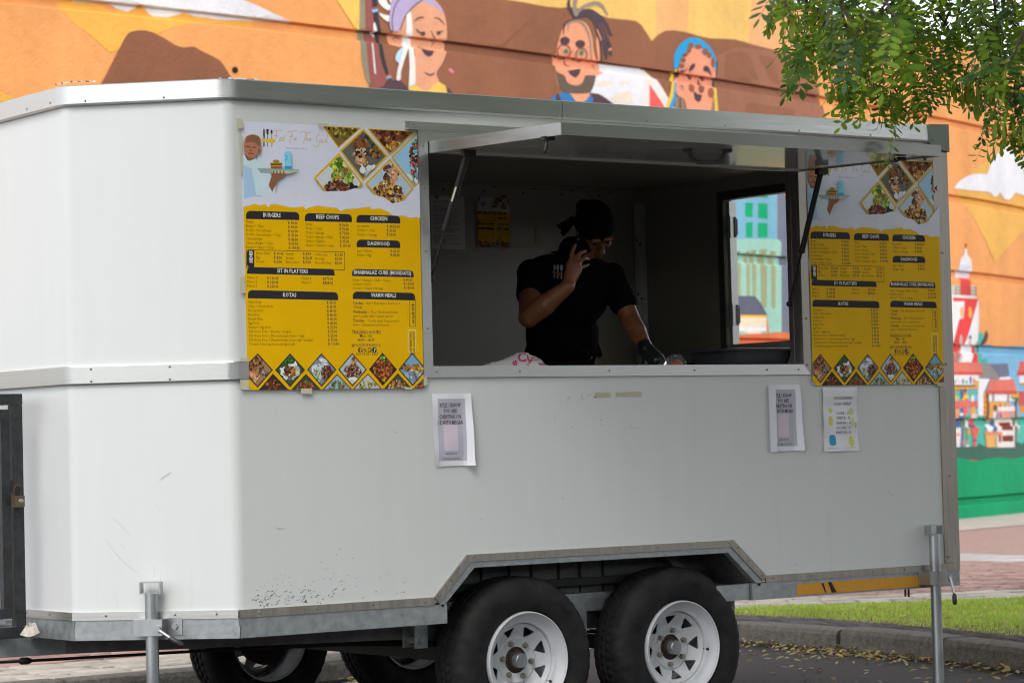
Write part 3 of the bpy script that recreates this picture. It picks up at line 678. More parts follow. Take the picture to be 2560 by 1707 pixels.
fill('z7', [(-1000,1150),(0,1150),(140,1240),(440,1232),(450,1190),(540,1242),(920,1246),(935,1170),(985,1185),(1010,1225),(1030,1180),(1300,1190),(1300,1400),(-1000,1400)], (64,108,91))
fill('z7', [(-1000,1340),(0,1345),(250,1392),(380,1422),(500,1402),(700,1372),(900,1392),(1045,1362),(1300,1350),(1300,2400),(-1000,2500)], (0,158,104))
# through the open hatch and the door
fill('zw', [(-200,60),(560,80),(560,560),(-200,560)], (126,180,203)); fill('zw', [(560,70),(620,60),(665,190),(690,330),(690,1500),(560,1500)], (122,126,141))
for q in ([(245,185),(320,187),(316,330),(245,320)], [(370,190),(465,195),(466,347),(370,332)], [(250,380),(318,375),(315,525),(252,522)], [(368,380),(466,387),(466,525),(368,525)], [(370,60),(465,60),(466,138),(370,130)]): fill('zw', q, (0,170,112))
fill('zw', [(-200,540),(550,540),(588,552),(600,590),(600,1490),(-200,1490)], (161,209,191))
for q in ([(255,665),(290,660),(290,1100),(258,1100)], [(305,650),(352,645),(350,1110),(315,1100)], [(388,642),(456,635),(456,1190),(440,1215),(400,1185)], [(492,655),(545,657),(540,1205),(522,1232),(502,1200)], [(150,665),(200,660),(200,1100),(158,1100)]): fill('zw', q, (164,170,128))
fill('zw', [(-200,1095),(340,1098),(400,1170),(450,1260),(462,1288),(-200,1288)], (98,102,119)); fill('zw', [(-200,1280),(455,1285),(452,1312),(300,1308),(-200,1325)], (241,191,44)); fill('zw', [(-200,1310),(452,1308),(457,1520),(-200,1520)], (240,225,195)); fill('zw', [(-200,1400),(452,1402),(452,1442),(-200,1448)], (238,238,238)); fill('zw', [(452,1290),(480,1500),(455,1520)], (226,110,70)); fill('zw', [(470,1462),(600,1450),(760,1465),(760,1900),(-300,1900),(-300,1500)], (236,128,80)); fill('zw', [(678,490),(760,490),(760,1470),(682,1470)], (214,226,212))
# coarse continuation of the painting behind the trailer and past the frame
BACK = []
def back(x0, x1, z0, z1, c):
    n = max(1, int((x1-x0)/2)); top = [(x0+(x1-x0)*i/n, z1+(.12*math.sin(i*1.7) if 0 < i < n else 0)) for i in range(n+1)]
    BACK.append(([(x0,z0),(x1,z0)]+top[::-1], c))
back(-4, 18.3, .0, .85, (0,158,104)); back(-4, 18.3, .85, 1.15, (64,108,91)); back(21.6, 32, 0, .95, (0,158,104)); back(21.6, 32, .95, 2.3, (86,190,169)); back(-4, 3, 1.15, 2.0, (86,190,169))
bmw = bmesh.new(); cl = bmw.loops.layers.float_color.new('Col'); ly = bmw.faces.layers.int.new('lay')
lays = stack_layers([p for p, _ in BACK+PAINT])
for (pts, c), k in zip(BACK+PAINT, lays):
    vs_, tr_ = cdt(pts)
    bv = [bmw.verts.new((p.x, 0, p.y)) for p in vs_]
    cc = tuple(min(.86,.94*q) for q in lin(c))
    for t in tr_:
        a, b, d = (bv[i] for i in t)
        if ((b.co.x-a.co.x)*(d.co.z-a.co.z)-(b.co.z-a.co.z)*(d.co.x-a.co.x)) < 0: t = t[::-1]
        f = bmw.faces.new([bv[i] for i in t]); f[ly] = k
        for lp in f.loops: lp[cl] = (*cc, 1)
for z in zs[1:-1]+[ZT-.001]:
    bmesh.ops.bisect_plane(bmw, geom=bmw.verts[:]+bmw.edges[:]+bmw.faces[:], plane_co=(0,0,z), plane_no=(0,0,1), dist=1e-6, clear_outer=(z == ZT-.001))
for x in xs: bmesh.ops.bisect_plane(bmw, geom=bmw.verts[:]+bmw.edges[:]+bmw.faces[:], plane_co=(x,0,0), plane_no=(1,0,0), dist=1e-6)
for v in bmw.verts:
    k = v.link_faces[0][ly] if v.link_faces else 0
    i = min(len(xs)-2, max(0, int((v.co.x+4)/.5))); x0, x1 = xs[i], xs[i+1]
    y = WY(x0)+(WY(x1)-WY(x0))*(v.co.x-x0)/(x1-x0)
    v.co.y = y+proud(v.co.z)-.0009*(k+1)
bmesh.ops.translate(bmw, verts=bmw.verts[:], vec=(-8,-13,0))
me = bpy.data.meshes.new('painted_picture'); bmw.to_mesh(me); bmw.free(); me.materials.append(M['paint'])
link('painted_picture', me, mwall)
ap = MB()
for i in range(len(xs)-1):
    a, b = xs[i], xs[i+1]
    if a < -10: continue
    ap.add([(a,WY(a)-1.9,.124),(b,WY(b)-1.9,.124),(b,WY(b)+.02,.124),(a,WY(a)+.02,.124)], [(0,1,2,3)])
obj('wall_apron', ap, M['apron'], kind='structure')
# ---------------------------------------------------------------- the food trailer
L = 3.713; WD = 2.2; ZB, ZR, ZTP = .608, 2.50, 2.574
T = thing('food_trailer', 'white food trailer with its serving hatch propped open over the counter', 'food trailer', (1.7,1.1,0))
PLAN = [(L,WD),(0,WD),(-.45,1.76),(-.45,.44),(0,0),(L,0)]
PF = fillet(PLAN, (1,2,3,4), .062, 7)
near = PF.index(min(PF, key=lambda p: (abs(p[1])*10+abs(p[0]-.03)))) if False else None
# skin: nose, corners and far side as one bent sheet; the near side as a flat sheet with its openings
skin_path = PF[:-1]
xs0 = skin_path[-1][0]
sk = MB(); n = len(skin_path)
sk.add([(x,y,ZB-.02) for x,y in skin_path]+[(x,y,ZR+.03) for x,y in skin_path], [(i,i+1,n+i+1,n+i) for i in range(n-1)])
obj('nose_panel', flip(sk), M['panel'], T, smooth=40)
ARCH = [(.885,ZB-.02),(1.033,.752),(2.381,.752),(2.545,ZB-.02)]
WIN = [(.86,1.48),(2.835,1.48),(2.835,2.405),(.86,2.405)]
vs_, tr_ = cdt([(xs0,ZB-.02)]+ARCH+[(L,ZB-.02),(L,ZR+.03),(xs0,ZR+.03)], [WIN])
sp = MB(); sp.add([(p.x,0,p.y) for p in vs_], tr_); obj('side_panel', sp, M['panel'], T)
# rear wall with its door opening
DO = [(.62,.66),(1.486,.66),(1.486,2.368),(.62,2.368)]
vs_, tr_ = cdt([(0.0,ZB-.02),(WD,ZB-.02),(WD,ZR+.03),(0,ZR+.03)], [DO])
rw = MB(); rw.add([(L,p.x,p.y) for p in vs_], tr_); obj('rear_panel', rw, M['panel'], T)
rf = MB(); rp = [(x,y) for x,y in PF]; rf.add([(x,y,2.556) for x,y in rp], [tuple(range(len(rp)))[::-1]]); obj('roof', rf, M['panel'], T)

# inside: lining, ceiling, floor
ins = .045
ib = MB(); ib.box(.0, L-ins, WD-ins, WD-ins+.02, .62, 2.49); obj('back_lining', ib, M['lining'], T)
vs_, tr_ = cdt([(ins,.62),(WD-ins,.62),(WD-ins,2.49),(ins,2.49)], [DO])
ie = MB(); ie.add([(L-ins,p.x,p.y) for p in vs_], tr_)
for (y0,z0),(y1,z1) in zip(DO, DO[1:]+DO[:1]): ie.add([(L-ins,y0,z0),(L-ins,y1,z1),(L,y1,z1),(L,y0,z0)], [(0,1,2,3)])
obj('end_lining', ie, M['lining'], T)
vs_, tr_ = cdt([(0,.62),(.86,.62),(1.0,.78),(2.42,.78),(2.6,.62),(L-ins,.62),(L-ins,2.49),(0,2.49)], [[(.885,1.504),(2.81,1.504),(2.81,2.38),(.885,2.38)]])
il = MB(); il.add([(p.x,ins,p.y) for p in vs_], tr_); obj('front_lining', il, M['lining'], T)
il = MB(); il.box(-.02,0,.02,WD-.02,.62,2.49); obj('nose_lining', il, M['lining'], T)
ic = MB(); ic.box(-.02,L-.01,.02,WD-.02,2.47,2.49); obj('ceiling_panel', ic, M['lining'], T)
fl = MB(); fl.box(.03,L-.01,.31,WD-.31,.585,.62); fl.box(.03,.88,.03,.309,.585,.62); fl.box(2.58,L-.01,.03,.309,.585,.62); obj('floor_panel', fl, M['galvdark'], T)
# aluminium angles along the inner corners
an = MB(); an.box(0,L-ins,WD-ins-.055,WD-ins-.001,2.462,2.47); an.box(0,L-ins,WD-ins-.006,WD-ins,2.41,2.47); obj('ceiling_angle', an, M['lining'], T)
an = MB(); an.box(L-ins-.055,L-ins,.05,WD-ins-.06,2.462,2.47); an.box(L-ins-.006,L-ins,.05,WD-ins-.06,2.41,2.47); obj('ceiling_angle', an, M['lining'], T)
an = MB(); an.box(L-ins-.05,L-ins-.001,WD-ins-.006,WD-ins-.0005,.63,2.41); an.box(L-ins-.006,L-ins-.0005,WD-ins-.05,WD-ins-.0065,.63,2.41); obj('corner_angle', an, M['alu'], T)
lr = MB(); lr.box(L-ins-.008,L-ins-.001,1.52,WD-.07,1.56,1.575); obj('wall_batten', lr, M['dark'], T)
rv = MB()
for z in np.arange(.8,2.45,.28):
    for k in (0,1): rv.sphere((L-ins-.012-.02*k,WD-ins-.007,z+.02*k), .006, 6)
for x in np.arange(2.2,L-.1,.24): rv.sphere((x,WD-ins-.008,2.44), .006, 6); rv.sphere((x+.05,WD-ins-.03,2.461), .006, 6)
obj('rivet', rv, M['dark'], T, kind='stuff')
# door frame, the half door closed below, the upper half folded back outside with its hinges
df = MB(); yA, yB, zA, zB = .62, 1.486, 1.655, 2.368; x0 = L-ins-.012
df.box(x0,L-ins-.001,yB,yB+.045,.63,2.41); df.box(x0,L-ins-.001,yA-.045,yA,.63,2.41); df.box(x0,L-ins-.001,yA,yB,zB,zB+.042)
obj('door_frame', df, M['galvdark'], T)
ld = MB(); ld.box(L-.035,L-.004,yA+.004,yB-.004,.665,zA); lower = obj('lower_door', ld, M['lining'], T)
ud = MB(); ud.box(L+.012,L+.05,yB+.026,yB+.70,zA+.01,zB-.004); upper = obj('upper_door', ud, M['alu'], T)
js = MB(); js.box(L-.03,L+.006,yB-.018,yB-.002,zA,zB-.006); obj('door_jamb', js, M['alu'], T)
for z in (1.80,2.235):
    h = MB(); h.box(L-.034,L-.031,yB-.026,yB-.004,z-.055,z+.055)
    h.box(L+.008,L+.012,yB-.03,yB+.012,z-.04,z+.04); h.tube([(L+.004,yB-.022,z-.05),(L+.004,yB-.022,z+.05)], .006, 8)
    hg = obj('hinge', h, M['rim'], upper)
# window frame: four mitred aluminium bars with a reveal
def bar(q, name, m, y0, y1):
    k = MB(); k.add([(x,y0,z) for x,z in q]+[(x,y1,z) for x,z in q], [(0,1,2,3),(7,6,5,4)]+[((i+1)%4,i,4+i,4+(i+1)%4) for i in range(4)]); return obj(name, k, m, T)
FO = [(.84,1.459),(2.853,1.459),(2.853,2.42),(.84,2.42)]; FI = [(.884,1.503),(2.811,1.503),(2.811,2.378),(.884,2.378)]
for i in range(4):
    j = (i+1) % 4; g = .0012
    bar([FO[i],FO[j],FI[j],FI[i]], 'window_bar', M['alu'] if i != 1 else M['aludirty'], -.011-.0006*i, .004)
rev = MB()
for i in range(4):
    (xa,za),(xb,zb) = FI[i],FI[(i+1)%4]; rev.add([(xa,.004,za),(xb,.004,zb),(xb,.075,zb),(xa,.075,za)], [(3,2,1,0)])
obj('window_reveal', rev, M['alu'], T)
ds = MB(); ds.sweep([(0,2.423),(.028,2.419),(.028,2.425),(.006,2.430),(.006,2.454),(0,2.454)], [(.786,0),(2.93,0)]); obj('drip_strip', ds, M['alu'], T)
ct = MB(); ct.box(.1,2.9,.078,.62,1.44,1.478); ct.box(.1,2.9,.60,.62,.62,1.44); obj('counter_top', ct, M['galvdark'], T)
# aluminium roof rail in two lengths, green cap at the rear corner
cut = 1.543
rail = [(0,ZR-.004),(.015,ZR-.004),(.017,ZR+.004),(.015,ZTP-.004),(.008,ZTP),(-.05,ZTP),(-.05,ZTP-.006),(0,ZTP-.008)]
RP = fillet(PLAN, (1,2,3,4), .11, 8)
k = MB(); k.sweep(rail, RP[:-1]+[(cut-.001,0)]); obj('roof_rail', k, M['alu'], T, smooth=12)
k = MB(); k.sweep(rail, [(cut+.001,0),(L-.105,0)]); obj('roof_rail', k, M['alu'], T)
k = MB(); k.add([(x,y,z) for y in (-.022,.05) for x,z in ((L-.118,2.576),(L-.118,2.497),(L-.085,2.468),(L+.006,2.455),(L+.006,2.580))], [(0,1,2,3,4),(9,8,7,6,5)]+[((i+1)%5,i,5+i,5+(i+1)%5) for i in range(5)])
obj('rail_cap', k, M['green'], T)
# torn sealant on the rail
se = MB()
for px0, px1 in ((138,236),(548,645),(2316,2336)):
    u = px0
    while u < px1:
        wd_ = rng.uniform(3,11); vv = np.interp(u, [138,190,236,548,645,2316,2336], [211,203.5,204,195,199,313,314.5])
        p = onz(u, vv, ZTP); q = onz(u+wd_, vv, ZTP); h = rng.uniform(.0,.0045); c = (.75,.75,.75) if rng.random() < .55 else (.03,.02,.02)
        se.add([(p.x,p.y,ZTP-.002),(q.x,q.y,ZTP-.002),(q.x,q.y,ZTP+h*rng.random()),(p.x,p.y,ZTP+h)], [(0,1,2,3)], c); u += wd_*rng.uniform(.8,1.6)
obj('torn_sealant', se, M['sealant'], T, kind='stuff')
# mid rail round the nose, base trim, chassis rails with the arch
k = MB(); k.sweep([(0,1.455),(.012,1.455),(.014,1.459),(.014,1.521),(.012,1.525),(0,1.525)], fillet(PLAN,(1,2,3,4),.065,7)[:-1]+[(.055,0)]); obj('mid_rail', k, M['alu'], T, smooth=12)
tp = [(0,.580),(.010,.580),(.010,.610),(0,.610)]
k = MB(); k.sweep(tp, PLAN[1:4]+[(-.0004,.0004)]); obj('base_trim', k, M['alu'], T); k = MB(); k.sweep(tp, [(.001,0),(.868,0)]); obj('base_trim', k, M['aludirty'], T)
k = MB(); k.sweep(tp, [(2.563,0),(L,0)]); obj('base_trim', k, M['aludirty'], T)
def flat_bar(p0, p1, w_, y0, y1, name, m):           # bar in the side plane, w_ below the line
    (xa,za),(xb,zb) = p0,p1; k = MB(); d = Vector((xb-xa,zb-za)).normalized(); nn = Vector((d.y,-d.x))*w_
    q = [(xa,za),(xb,zb),(xb+nn.x,zb+nn.y),(xa+nn.x,za+nn.y)]
    k.add([(x,y0,z) for x,z in q]+[(x,y1,z) for x,z in q], [(0,1,2,3),(7,6,5,4)]+[((i+1)%4,i,4+i,4+(i+1)%4) for i in range(4)]); return obj(name, flip(k), m, T)
flat_bar((.866,.609),(1.026,.7665), .030, -.0108, 0, 'base_trim', M['aludirty']); flat_bar((1.028,.767),(2.386,.767), .029, -.0102, 0, 'base_trim', M['aludirty']); flat_bar((2.389,.7665),(2.566,.609), .030, -.0108, 0, 'base_trim', M['aludirty'])
flat_bar((.8865,.5872),(1.0455,.7378), .026, -.006, .03, 'arch_angle', M['galv']); flat_bar((1.036,.737),(2.38,.737), .022, -.0055, .03, 'arch_angle', M['galv']); flat_bar((2.3705,.7425),(2.5455,.5868), .028, -.006, .03, 'arch_angle', M['galv'])
cp = [(-.05,.506),(.006,.506),(.006,.5795),(-.05,.5795)]
k = MB(); k.sweep(cp, PLAN[1:5]+[(.925,0)]); obj('chassis_rail', k, M['galv'], T)
k = MB(); k.sweep([(-.05,.509),(.006,.509),(.006,.5795),(-.05,.5795)], [(2.488,0),(L+.001,0)]); obj('chassis_rail', k, M['galv'], T)
k = MB(); k.sweep(cp, [(L,WD),(2.5,WD)]); obj('chassis_rail', k, M['galv'], T); k = MB(); k.sweep(cp, [(.92,WD),(0,WD)]); obj('chassis_rail', k, M['galv'], T); k = MB(); k.box(L-.05,L,.06,WD-.06,.506,.579); obj('rear_beam', k, M['galv'], T)
k = MB(); k.tube([(-.451,.435,.509),(-.453,.437,.545),(-.451,.434,.579)], .004, 6); obj('weld_seam', k, M['zinc'], T); k = MB(); k.tube([(-.002,-.004,.509),(.001,-.006,.55),(-.002,-.004,.579)], .004, 6); obj('weld_seam', k, M['zinc'], T)
# yellow reflective strip with scuffs
ys = MB(); ys.box(2.737,3.459,-.0085,-.0062,.5165,.5645); yst = obj('reflective_strip', ys, M['yellow'], T)
sf = MB()
for q in ([(2.875,.562),(2.89,.562),(2.905,.519),(2.898,.519)], [(2.915,.564),(2.935,.564),(2.965,.518),(2.935,.518)]): sf.add([(x,-.0088,z) for x,z in q], [(0,1,2,3)])
obj('scuff_mark', sf, M['dark'], yst)
k = MB(); k.box(L-.088,L+.004,-.008,.02,ZB+.003,2.455); obj('corner_trim', k, M['aludirty'], T)
# rivets and screws on the trims
rv = MB()
def screw(x, y, z, nx=0, ny=-1): rv.sphere((x+nx*.001, y+ny*.001, z), .0042, 6)
for x in list(np.arange(.3,3.6,.42)): screw(x,-.016,ZR+.011)
screw(1.528,-.016,ZR+.008); screw(1.56,-.016,ZR+.008)
for t in (.14,.62): p = Vector((-.45,.44)).lerp(Vector((0,0)), t); screw(p.x-.012,p.y-.012,ZR+.012,-.7,-.7); screw(p.x-.011,p.y-.011,1.512,-.7,-.7); screw(p.x-.011,p.y-.011,1.466,-.7,-.7)
for t in (.2,.62,.87): p = Vector((-.45,.44)).lerp(Vector((0,0)), t); screw(p.x-.008,p.y-.008,.597,-.7,-.7)
for y in (.52,.72): screw(-.466,y,ZR+.02,-1,0); screw(-.46,y+.1,.598,-1,0)
for x in (.08,.33,.58,.82,2.6,2.82,3.0,3.18,3.37,3.58): screw(x,-.011,.597)
for x in (1.05,1.22,1.4,1.58,1.78,1.97,2.15,2.36): screw(x,-.011,.757)
for q in ((.89,.618),(.945,.675),(1.01,.742),(2.41,.735),(2.47,.68),(2.54,.615)): screw(q[0],-.011,q[1])
for z in (1.65,1.95,2.2,2.36): screw(.862,-.012,z)
for x in (.9,1.3,1.75,2.2,2.6,2.78): screw(x,-.012,1.481)
for z in (1.5,1.7,2.0): screw(2.832,-.012,z)
for z in (1.0,1.5,2.0): screw(L-.045,-.01,z)
screw(.82,-.008,2.444); screw(2.6,-.008,2.444); screw(L-.1,-.024,2.502); screw(L-.075,-.024,2.478); screw(L-.07,-.012,.64)
obj('screw_head', rv, M['lug'], T, kind='stuff')
# leftover tape on the side
for x0,x1,z0,z1 in ((1.682,1.762,1.371,1.392),(1.788,1.924,1.373,1.394)):
    k = MB(); m_ = 5
    k.add([(x0+(x1-x0)*i/m_,-.0012,z0+rng.uniform(-.002,.002)) for i in range(m_+1)]+[(x0+(x1-x0)*i/m_,-.0012,z1+rng.uniform(-.002,.002)) for i in range(m_+1)], [(i,i+1,m_+2+i,m_+1+i) for i in range(m_)]); obj('tape_strip', k, M['tape'], T)
k = MB()
for _ in range(16):
    x, z, s = rng.uniform(1.60,1.68), 1.366+rng.uniform(-.01,.016), rng.uniform(.002,.007); k.add([(x,-.0012,z),(x+s,-.0012,z),(x+s*.8,-.0012,z+s),(x,-.0012,z+s*.8)], [(0,1,2,3)])
obj('tape_residue', k, M['tape'], T, kind='stuff')
k = MB()
k.add([(x,-.001,z) for x,z in ((1.703,1.30),(1.707,1.30),(1.707,1.297),(1.703,1.297))], [(0,1,2,3)])
for x,z in ((1.71,1.285),(1.703,1.278),(1.708,1.262),(1.56,1.255),(1.865,1.255),(1.5,.97),(2.45,1.0),(1.1,.9)): k.add([(x,-.001,z),(x+.004,-.001,z-.001),(x+.003,-.001,z+.004)], [(0,1,2)])
obj('paint_chip', k, M['dark'], T, kind='stuff')

# mud specks thrown up ahead of the wheels, scuffs on the corner panel
k = MB(); rs = random.Random(15)
for _ in range(210):
    x = .06+abs(rs.gauss(0,.32)); z = .615+abs(rs.gauss(0,.045+.05*min(1,x/.5)))
    if x > .84 or z > .60+.40*x+.06 or rs.random() < x*.75: continue
    for q in range(rs.choice((1,1,1,2,3))):
        s = rs.uniform(.0006,.0024)*(1.15 if z < .68 else .8); a = rs.uniform(0,3); xx, zz = x+q*rs.uniform(.004,.009), z+q*rs.uniform(.001,.004)
        k.add([(xx+s*math.cos(a+t)*1.25,-.0008,zz+s*math.sin(a+t)*.85) for t in (0,1.3,2.5,3.8,5)], [(4,3,2,1,0)])
obj('mud_speck', k, M['rust'], T, kind='stuff')
n2 = Vector((-.44,-.45,0)).normalized()
def onch(u, v):
    d = pix(u, v); t = -(Vector(CAM).dot(n2))/d.dot(n2)+.0009/d.dot(n2); return Vector(CAM)+d*t
def chmark(pts, w_, m_):
    w_ *= .75
    q = stroke_poly(pts, w_); vs, tr = cdt(q); k.add([onch(p.x,p.y) for p in vs], tr)
k = MB()
for p, w_ in (([(403,1196),(412,1190),(428,1180)],5),([(398,1200),(406,1197)],3),([(281,1292),(300,1310),(326,1340)],1.6),([(262,1345),(300,1395),(345,1432)],1.2),([(385,1410),(386,1440)],2),([(401,1425),(401,1490)],1.2),([(285,1480),(295,1515)],1.4),([(390,1260),(398,1275)],1.5),([(300,1355),(310,1372)],1.6)): chmark(p, w_, 0)
obj('scuff_mark', k, mat('scuff_grey', (.47,.465,.45), .7), T, kind='stuff')
k = MB()
for p, w_ in (([(690,1318),(700,1322),(712,1320)],3),([(982,1078),(992,1082)],3),([(1425,992),(1418,1000)],4),([(1735,985),(1735,1140)],1.2),([(1568,1070),(1598,1070)],1.2),([(1388,1040),(1386,1050)],2),([(1700,1370),(1715,1372)],1.6),([(1985,1410),(1996,1412)],2),([(2220,1225),(2232,1240)],3)):
    q = stroke_poly(p, w_); vs, tr = cdt(q); k.add([ony(v.x,v.y,-.0009) for v in vs], tr)
obj('scuff_mark', k, mat('scuff_pale', (.40,.395,.37), .7), T, kind='stuff')

# hatch: white panel with aluminium edges, propped by two gas struts
hx0,hx1,yb,yf = .888,2.815,-.012,-.872
def hz(y): return 2.334-.020*(y-yb)/(yf-yb)
k = MB()
def hbox(x0,x1,ya,yc,dz0,dz1,mb):
    return mb.add([(x,y,hz(y)+dz) for dz in (dz0,dz1) for y in (ya,yc) for x in (x0,x1)], [(0,1,3,2),(4,6,7,5),(0,4,5,1),(2,3,7,6),(0,2,6,4),(1,5,7,3)])
hbox(hx0+.003,hx1-.003,yb-.003,yf+.003,.003,.040,k); hatch = obj('hatch', flip(k), M['hatchunder'], T)
for q in ((hx0,hx1,yf+.004,yf),(hx0,hx1,yb,yb-.004),(hx0,hx0+.004,yb-.004,yf+.004),(hx1-.004,hx1,yb-.004,yf+.004)):
    k = MB(); hbox(*q,-.002,.0435,k); obj('edge_channel', flip(k), M['alugrey'] if q[2] < -.5 else M['alu'], hatch)
k = MB(); hbox(hx0+.01,hx1-.01,yb-.012,yb-.03,-.004,.003,k); obj('seal_strip', flip(k), M['alu'], hatch)
k = MB(); cz = hz(-.66); hp = [(1.712,-.60,cz),(1.725,-.605,cz-.035),(1.745,-.612,cz-.047),(1.82,-.648,cz-.047),(1.838,-.655,cz-.035),(1.85,-.66,cz)]; k.tube(hp,.009,10); k.tube([(1.692,-.594,cz+.001),(1.722,-.606,cz-.003)],.011,8); k.tube([(1.84,-.657,cz-.003),(1.872,-.668,cz+.001)],.011,8); obj('pull_handle', k, M['galvdark'], hatch, smooth=50)
for x, y, s in ((.86+.03,-.77,1),(2.70,-.74,-1)):
    z = hz(y); k = MB(); k.box(x-.012,x+.035,y-.012,y+.012,z-.014,z); k.tube([(x+.006,y,z-.008),(x+.004,y,z-.03),(x-.004*s,y-.008,z-.05),(x-.014*s,y-.014,z-.06)], [.008,.007,.008,.006], 8) if s > 0 else k.tube([(x+.01,y,z-.006),(x-.03,y-.03,z-.022),(x-.08,y-.06,z-.034),(x-.13,y-.085,z-.036)], [.009,.008,.008,.005], 8)
    obj('catch', k, M['blackplastic'], hatch, smooth=50)
for pts, lab in (([(.93,-.22,2.326),(.912,-.075,2.04),(.9,.017,1.84)],1),([(2.775,-.20,2.325),(2.79,-.075,2.03),(2.797,.055,1.766)],0)):
    a, b, c = map(Vector, pts); a2 = a.lerp(c,.03)
    k = MB(); k.tube([a2,a.lerp(c,.6)], .0125, 14); k.tube([a.lerp(c,.59),a.lerp(c,.615)], .014, 14)
    st = obj('gas_strut', k, M['blackplastic'], T, smooth=40)
    k = MB(); k.tube([a.lerp(c,.61),c], .0048, 8); obj('strut_rod', k, M['dark'], st, smooth=40)
    k = MB(); k.obox(a+Vector((0,0,-.012)),(.028,0,0),(0,.012,0),(0,0,.012)); k.sphere(a2,.016,8); k.sphere(c,.013,8); k.tube([c,c+Vector((.012 if lab == 0 else -.012,.0,0))],.008,8); obj('strut_bracket', k, M['dark'], st, smooth=40)
    if lab:
        d = (c-a).normalized(); s_ = Vector((-.85,-.5,0)); q = a.lerp(c,.34); k = MB()
        k.add([q+d*t+s_*.0129+Vector((.5,-.85,0))*o for t in (-.03,.03) for o in (-.004,.004)], [(0,1,3,2)]); obj('strut_label', k, M['clear'], st)

# under the floor: drawbar beam, brake rod, wheel housing, axles, springs
def bm(name, pts, wd_, ht, m, parent=T, up=(0,0,1)):
    k = MB(); k.beam(*pts, wd_, ht, up); return obj(name, k, m, parent)
bm('drawbar_beam', [(-1.9,1.03,.468),(-.30,.83,.468)], .06, .075, M['galv']); bm('drawbar_beam', [(-.298,.8298,.468),(.955,.315,.468)], .06, .075, M['galvdark'])  # the length under the body takes the shade-darkened steel
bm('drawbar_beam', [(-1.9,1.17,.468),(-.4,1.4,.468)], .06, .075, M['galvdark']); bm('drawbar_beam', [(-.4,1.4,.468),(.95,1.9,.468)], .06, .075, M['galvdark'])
k = MB(); k.tube([(-1.2,1.25,.395),(-.38,1.03,.397)],.006,8); k.tube([(-.395,1.035,.397),(-.385,1.032,.397),(-.36,1.022,.397),(-.345,1.016,.397)],[.006,.014,.014,.006],8); k.tube([(-.36,1.02,.397),(.32,.835,.40),(1.3,.6,.39)],.006,8); obj('brake_rod', k, M['dark'], T, smooth=40)
wh = MB(); wh.box(.93,2.5,.27,.29,.42,.745); wh.box(1.02,2.4,.03,.29,.742,.75); wh.beam((.93,.15,.57),(1.04,.15,.745),.25,.008,(0,1,0)) if False else None
wh.add([(.92,.02,.57),(1.035,.02,.742),(1.035,.29,.742),(.92,.29,.57)],[(0,1,2,3)]); wh.add([(2.51,.02,.57),(2.39,.02,.742),(2.39,.29,.742),(2.51,.29,.57)],[(3,2,1,0)])
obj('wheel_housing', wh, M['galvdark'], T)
for x in (1.14,1.28,1.42,1.53,1.67,1.78,1.9): k = MB(); k.box(x,x+.007,.262,.27,.52,.742); obj('housing_rib', k, M['dark'], T)
bm('spring_beam', [(1.0,.23,.535),(2.6,.23,.535)], .05, .075, M['galv']); bm('spring_beam', [(.9,.23,.62),(2.45,.23,.62)], .04, .03, M['dark'])
bm('cross_beam', [(2.48,.03,.545),(2.30,.03,.545)], .05, .066, M['galv']); bm('arch_stay', [(2.18,.24,.74),(2.34,.2,.58)], .03, .03, M['galvdark'], T, (0,1,0))
for y in (.23,WD-.23):
    for x in (.93,1.72,2.52):
        k = MB(); k.box(x-.03,x+.03,y-.045,y-.037,.40,.50); k.box(x-.03,x+.03,y+.037,y+.045,.40,.50); k.tube([(x,y-.055,.43),(x,y+.055,.43)],.016,8); obj('spring_hanger', k, M['galv'] if y < 1 else M['galvdark'], T)  # far-side hangers take the shade-darkened steel
    for cx in (1.315,2.109):
        k = MB()
        for j in range(4):
            h = .33-.05*j; k.beam((cx-h-.06,y,.415-.0+.012*0),(cx,y,.385-.012*j),.05,.009); k.beam((cx,y,.385-.012*j),(cx+h+.06,y,.415),.05,.009)
        obj('leaf_spring', k, M['dark'], T)
for cx in (1.315,2.109):
    k = MB(); k.beam((cx,.24,.335),(cx,WD-.24,.335),.055,.055); obj('axle', k, M['dark'], T)
bm('cross_beam', [(1.0,.4,.41),(1.35,.42,.40)], .05, .04, M['dark']); bm('cross_beam', [(.5,.62,.44),(1.4,.55,.385)], .04, .045, M['dark'])
uf = MB(); uf.box(-.25,L-.06,.32,WD-.32,.574,.583); obj('floor_underside', uf, M['dark'], T)

# wheels
def text_mesh(body, size, bold=0, shear=0, res=2, align='LEFT'):
    cu = bpy.data.curves.new('t', 'FONT'); cu.body = body; cu.size = size; cu.offset = bold; cu.shear = shear; cu.resolution_u = res; cu.align_x = align
    o = bpy.data.objects.new('t', cu); COL.objects.link(o); dg = bpy.context.evaluated_depsgraph_get(); me = o.evaluated_get(dg).to_mesh()
    vs = [tuple(v.co) for v in me.vertices]; fs = [tuple(p.vertices) for p in me.polygons]
    o.evaluated_get(dg).to_mesh_clear(); bpy.data.objects.remove(o); bpy.data.curves.remove(cu); return vs, fs
TN = 180
tyre_prof = [(.196,.012),(.203,.0),(.214,-.004),(.24,-.012),(.268,-.013),(.292,-.008),(.312,.002),(.325,.016),(.3315,.032),(.3335,.05),(.3335,.058),(.326,.060),(.326,.066),(.334,.068),(.335,.088),(.327,.090),(.327,.104),(.335,.106),(.334,.126),(.326,.128),(.326,.134),(.3335,.136),(.3335,.144),(.3315,.162),(.325,.178),(.312,.192),(.268,.207),(.214,.198),(.196,.182)]
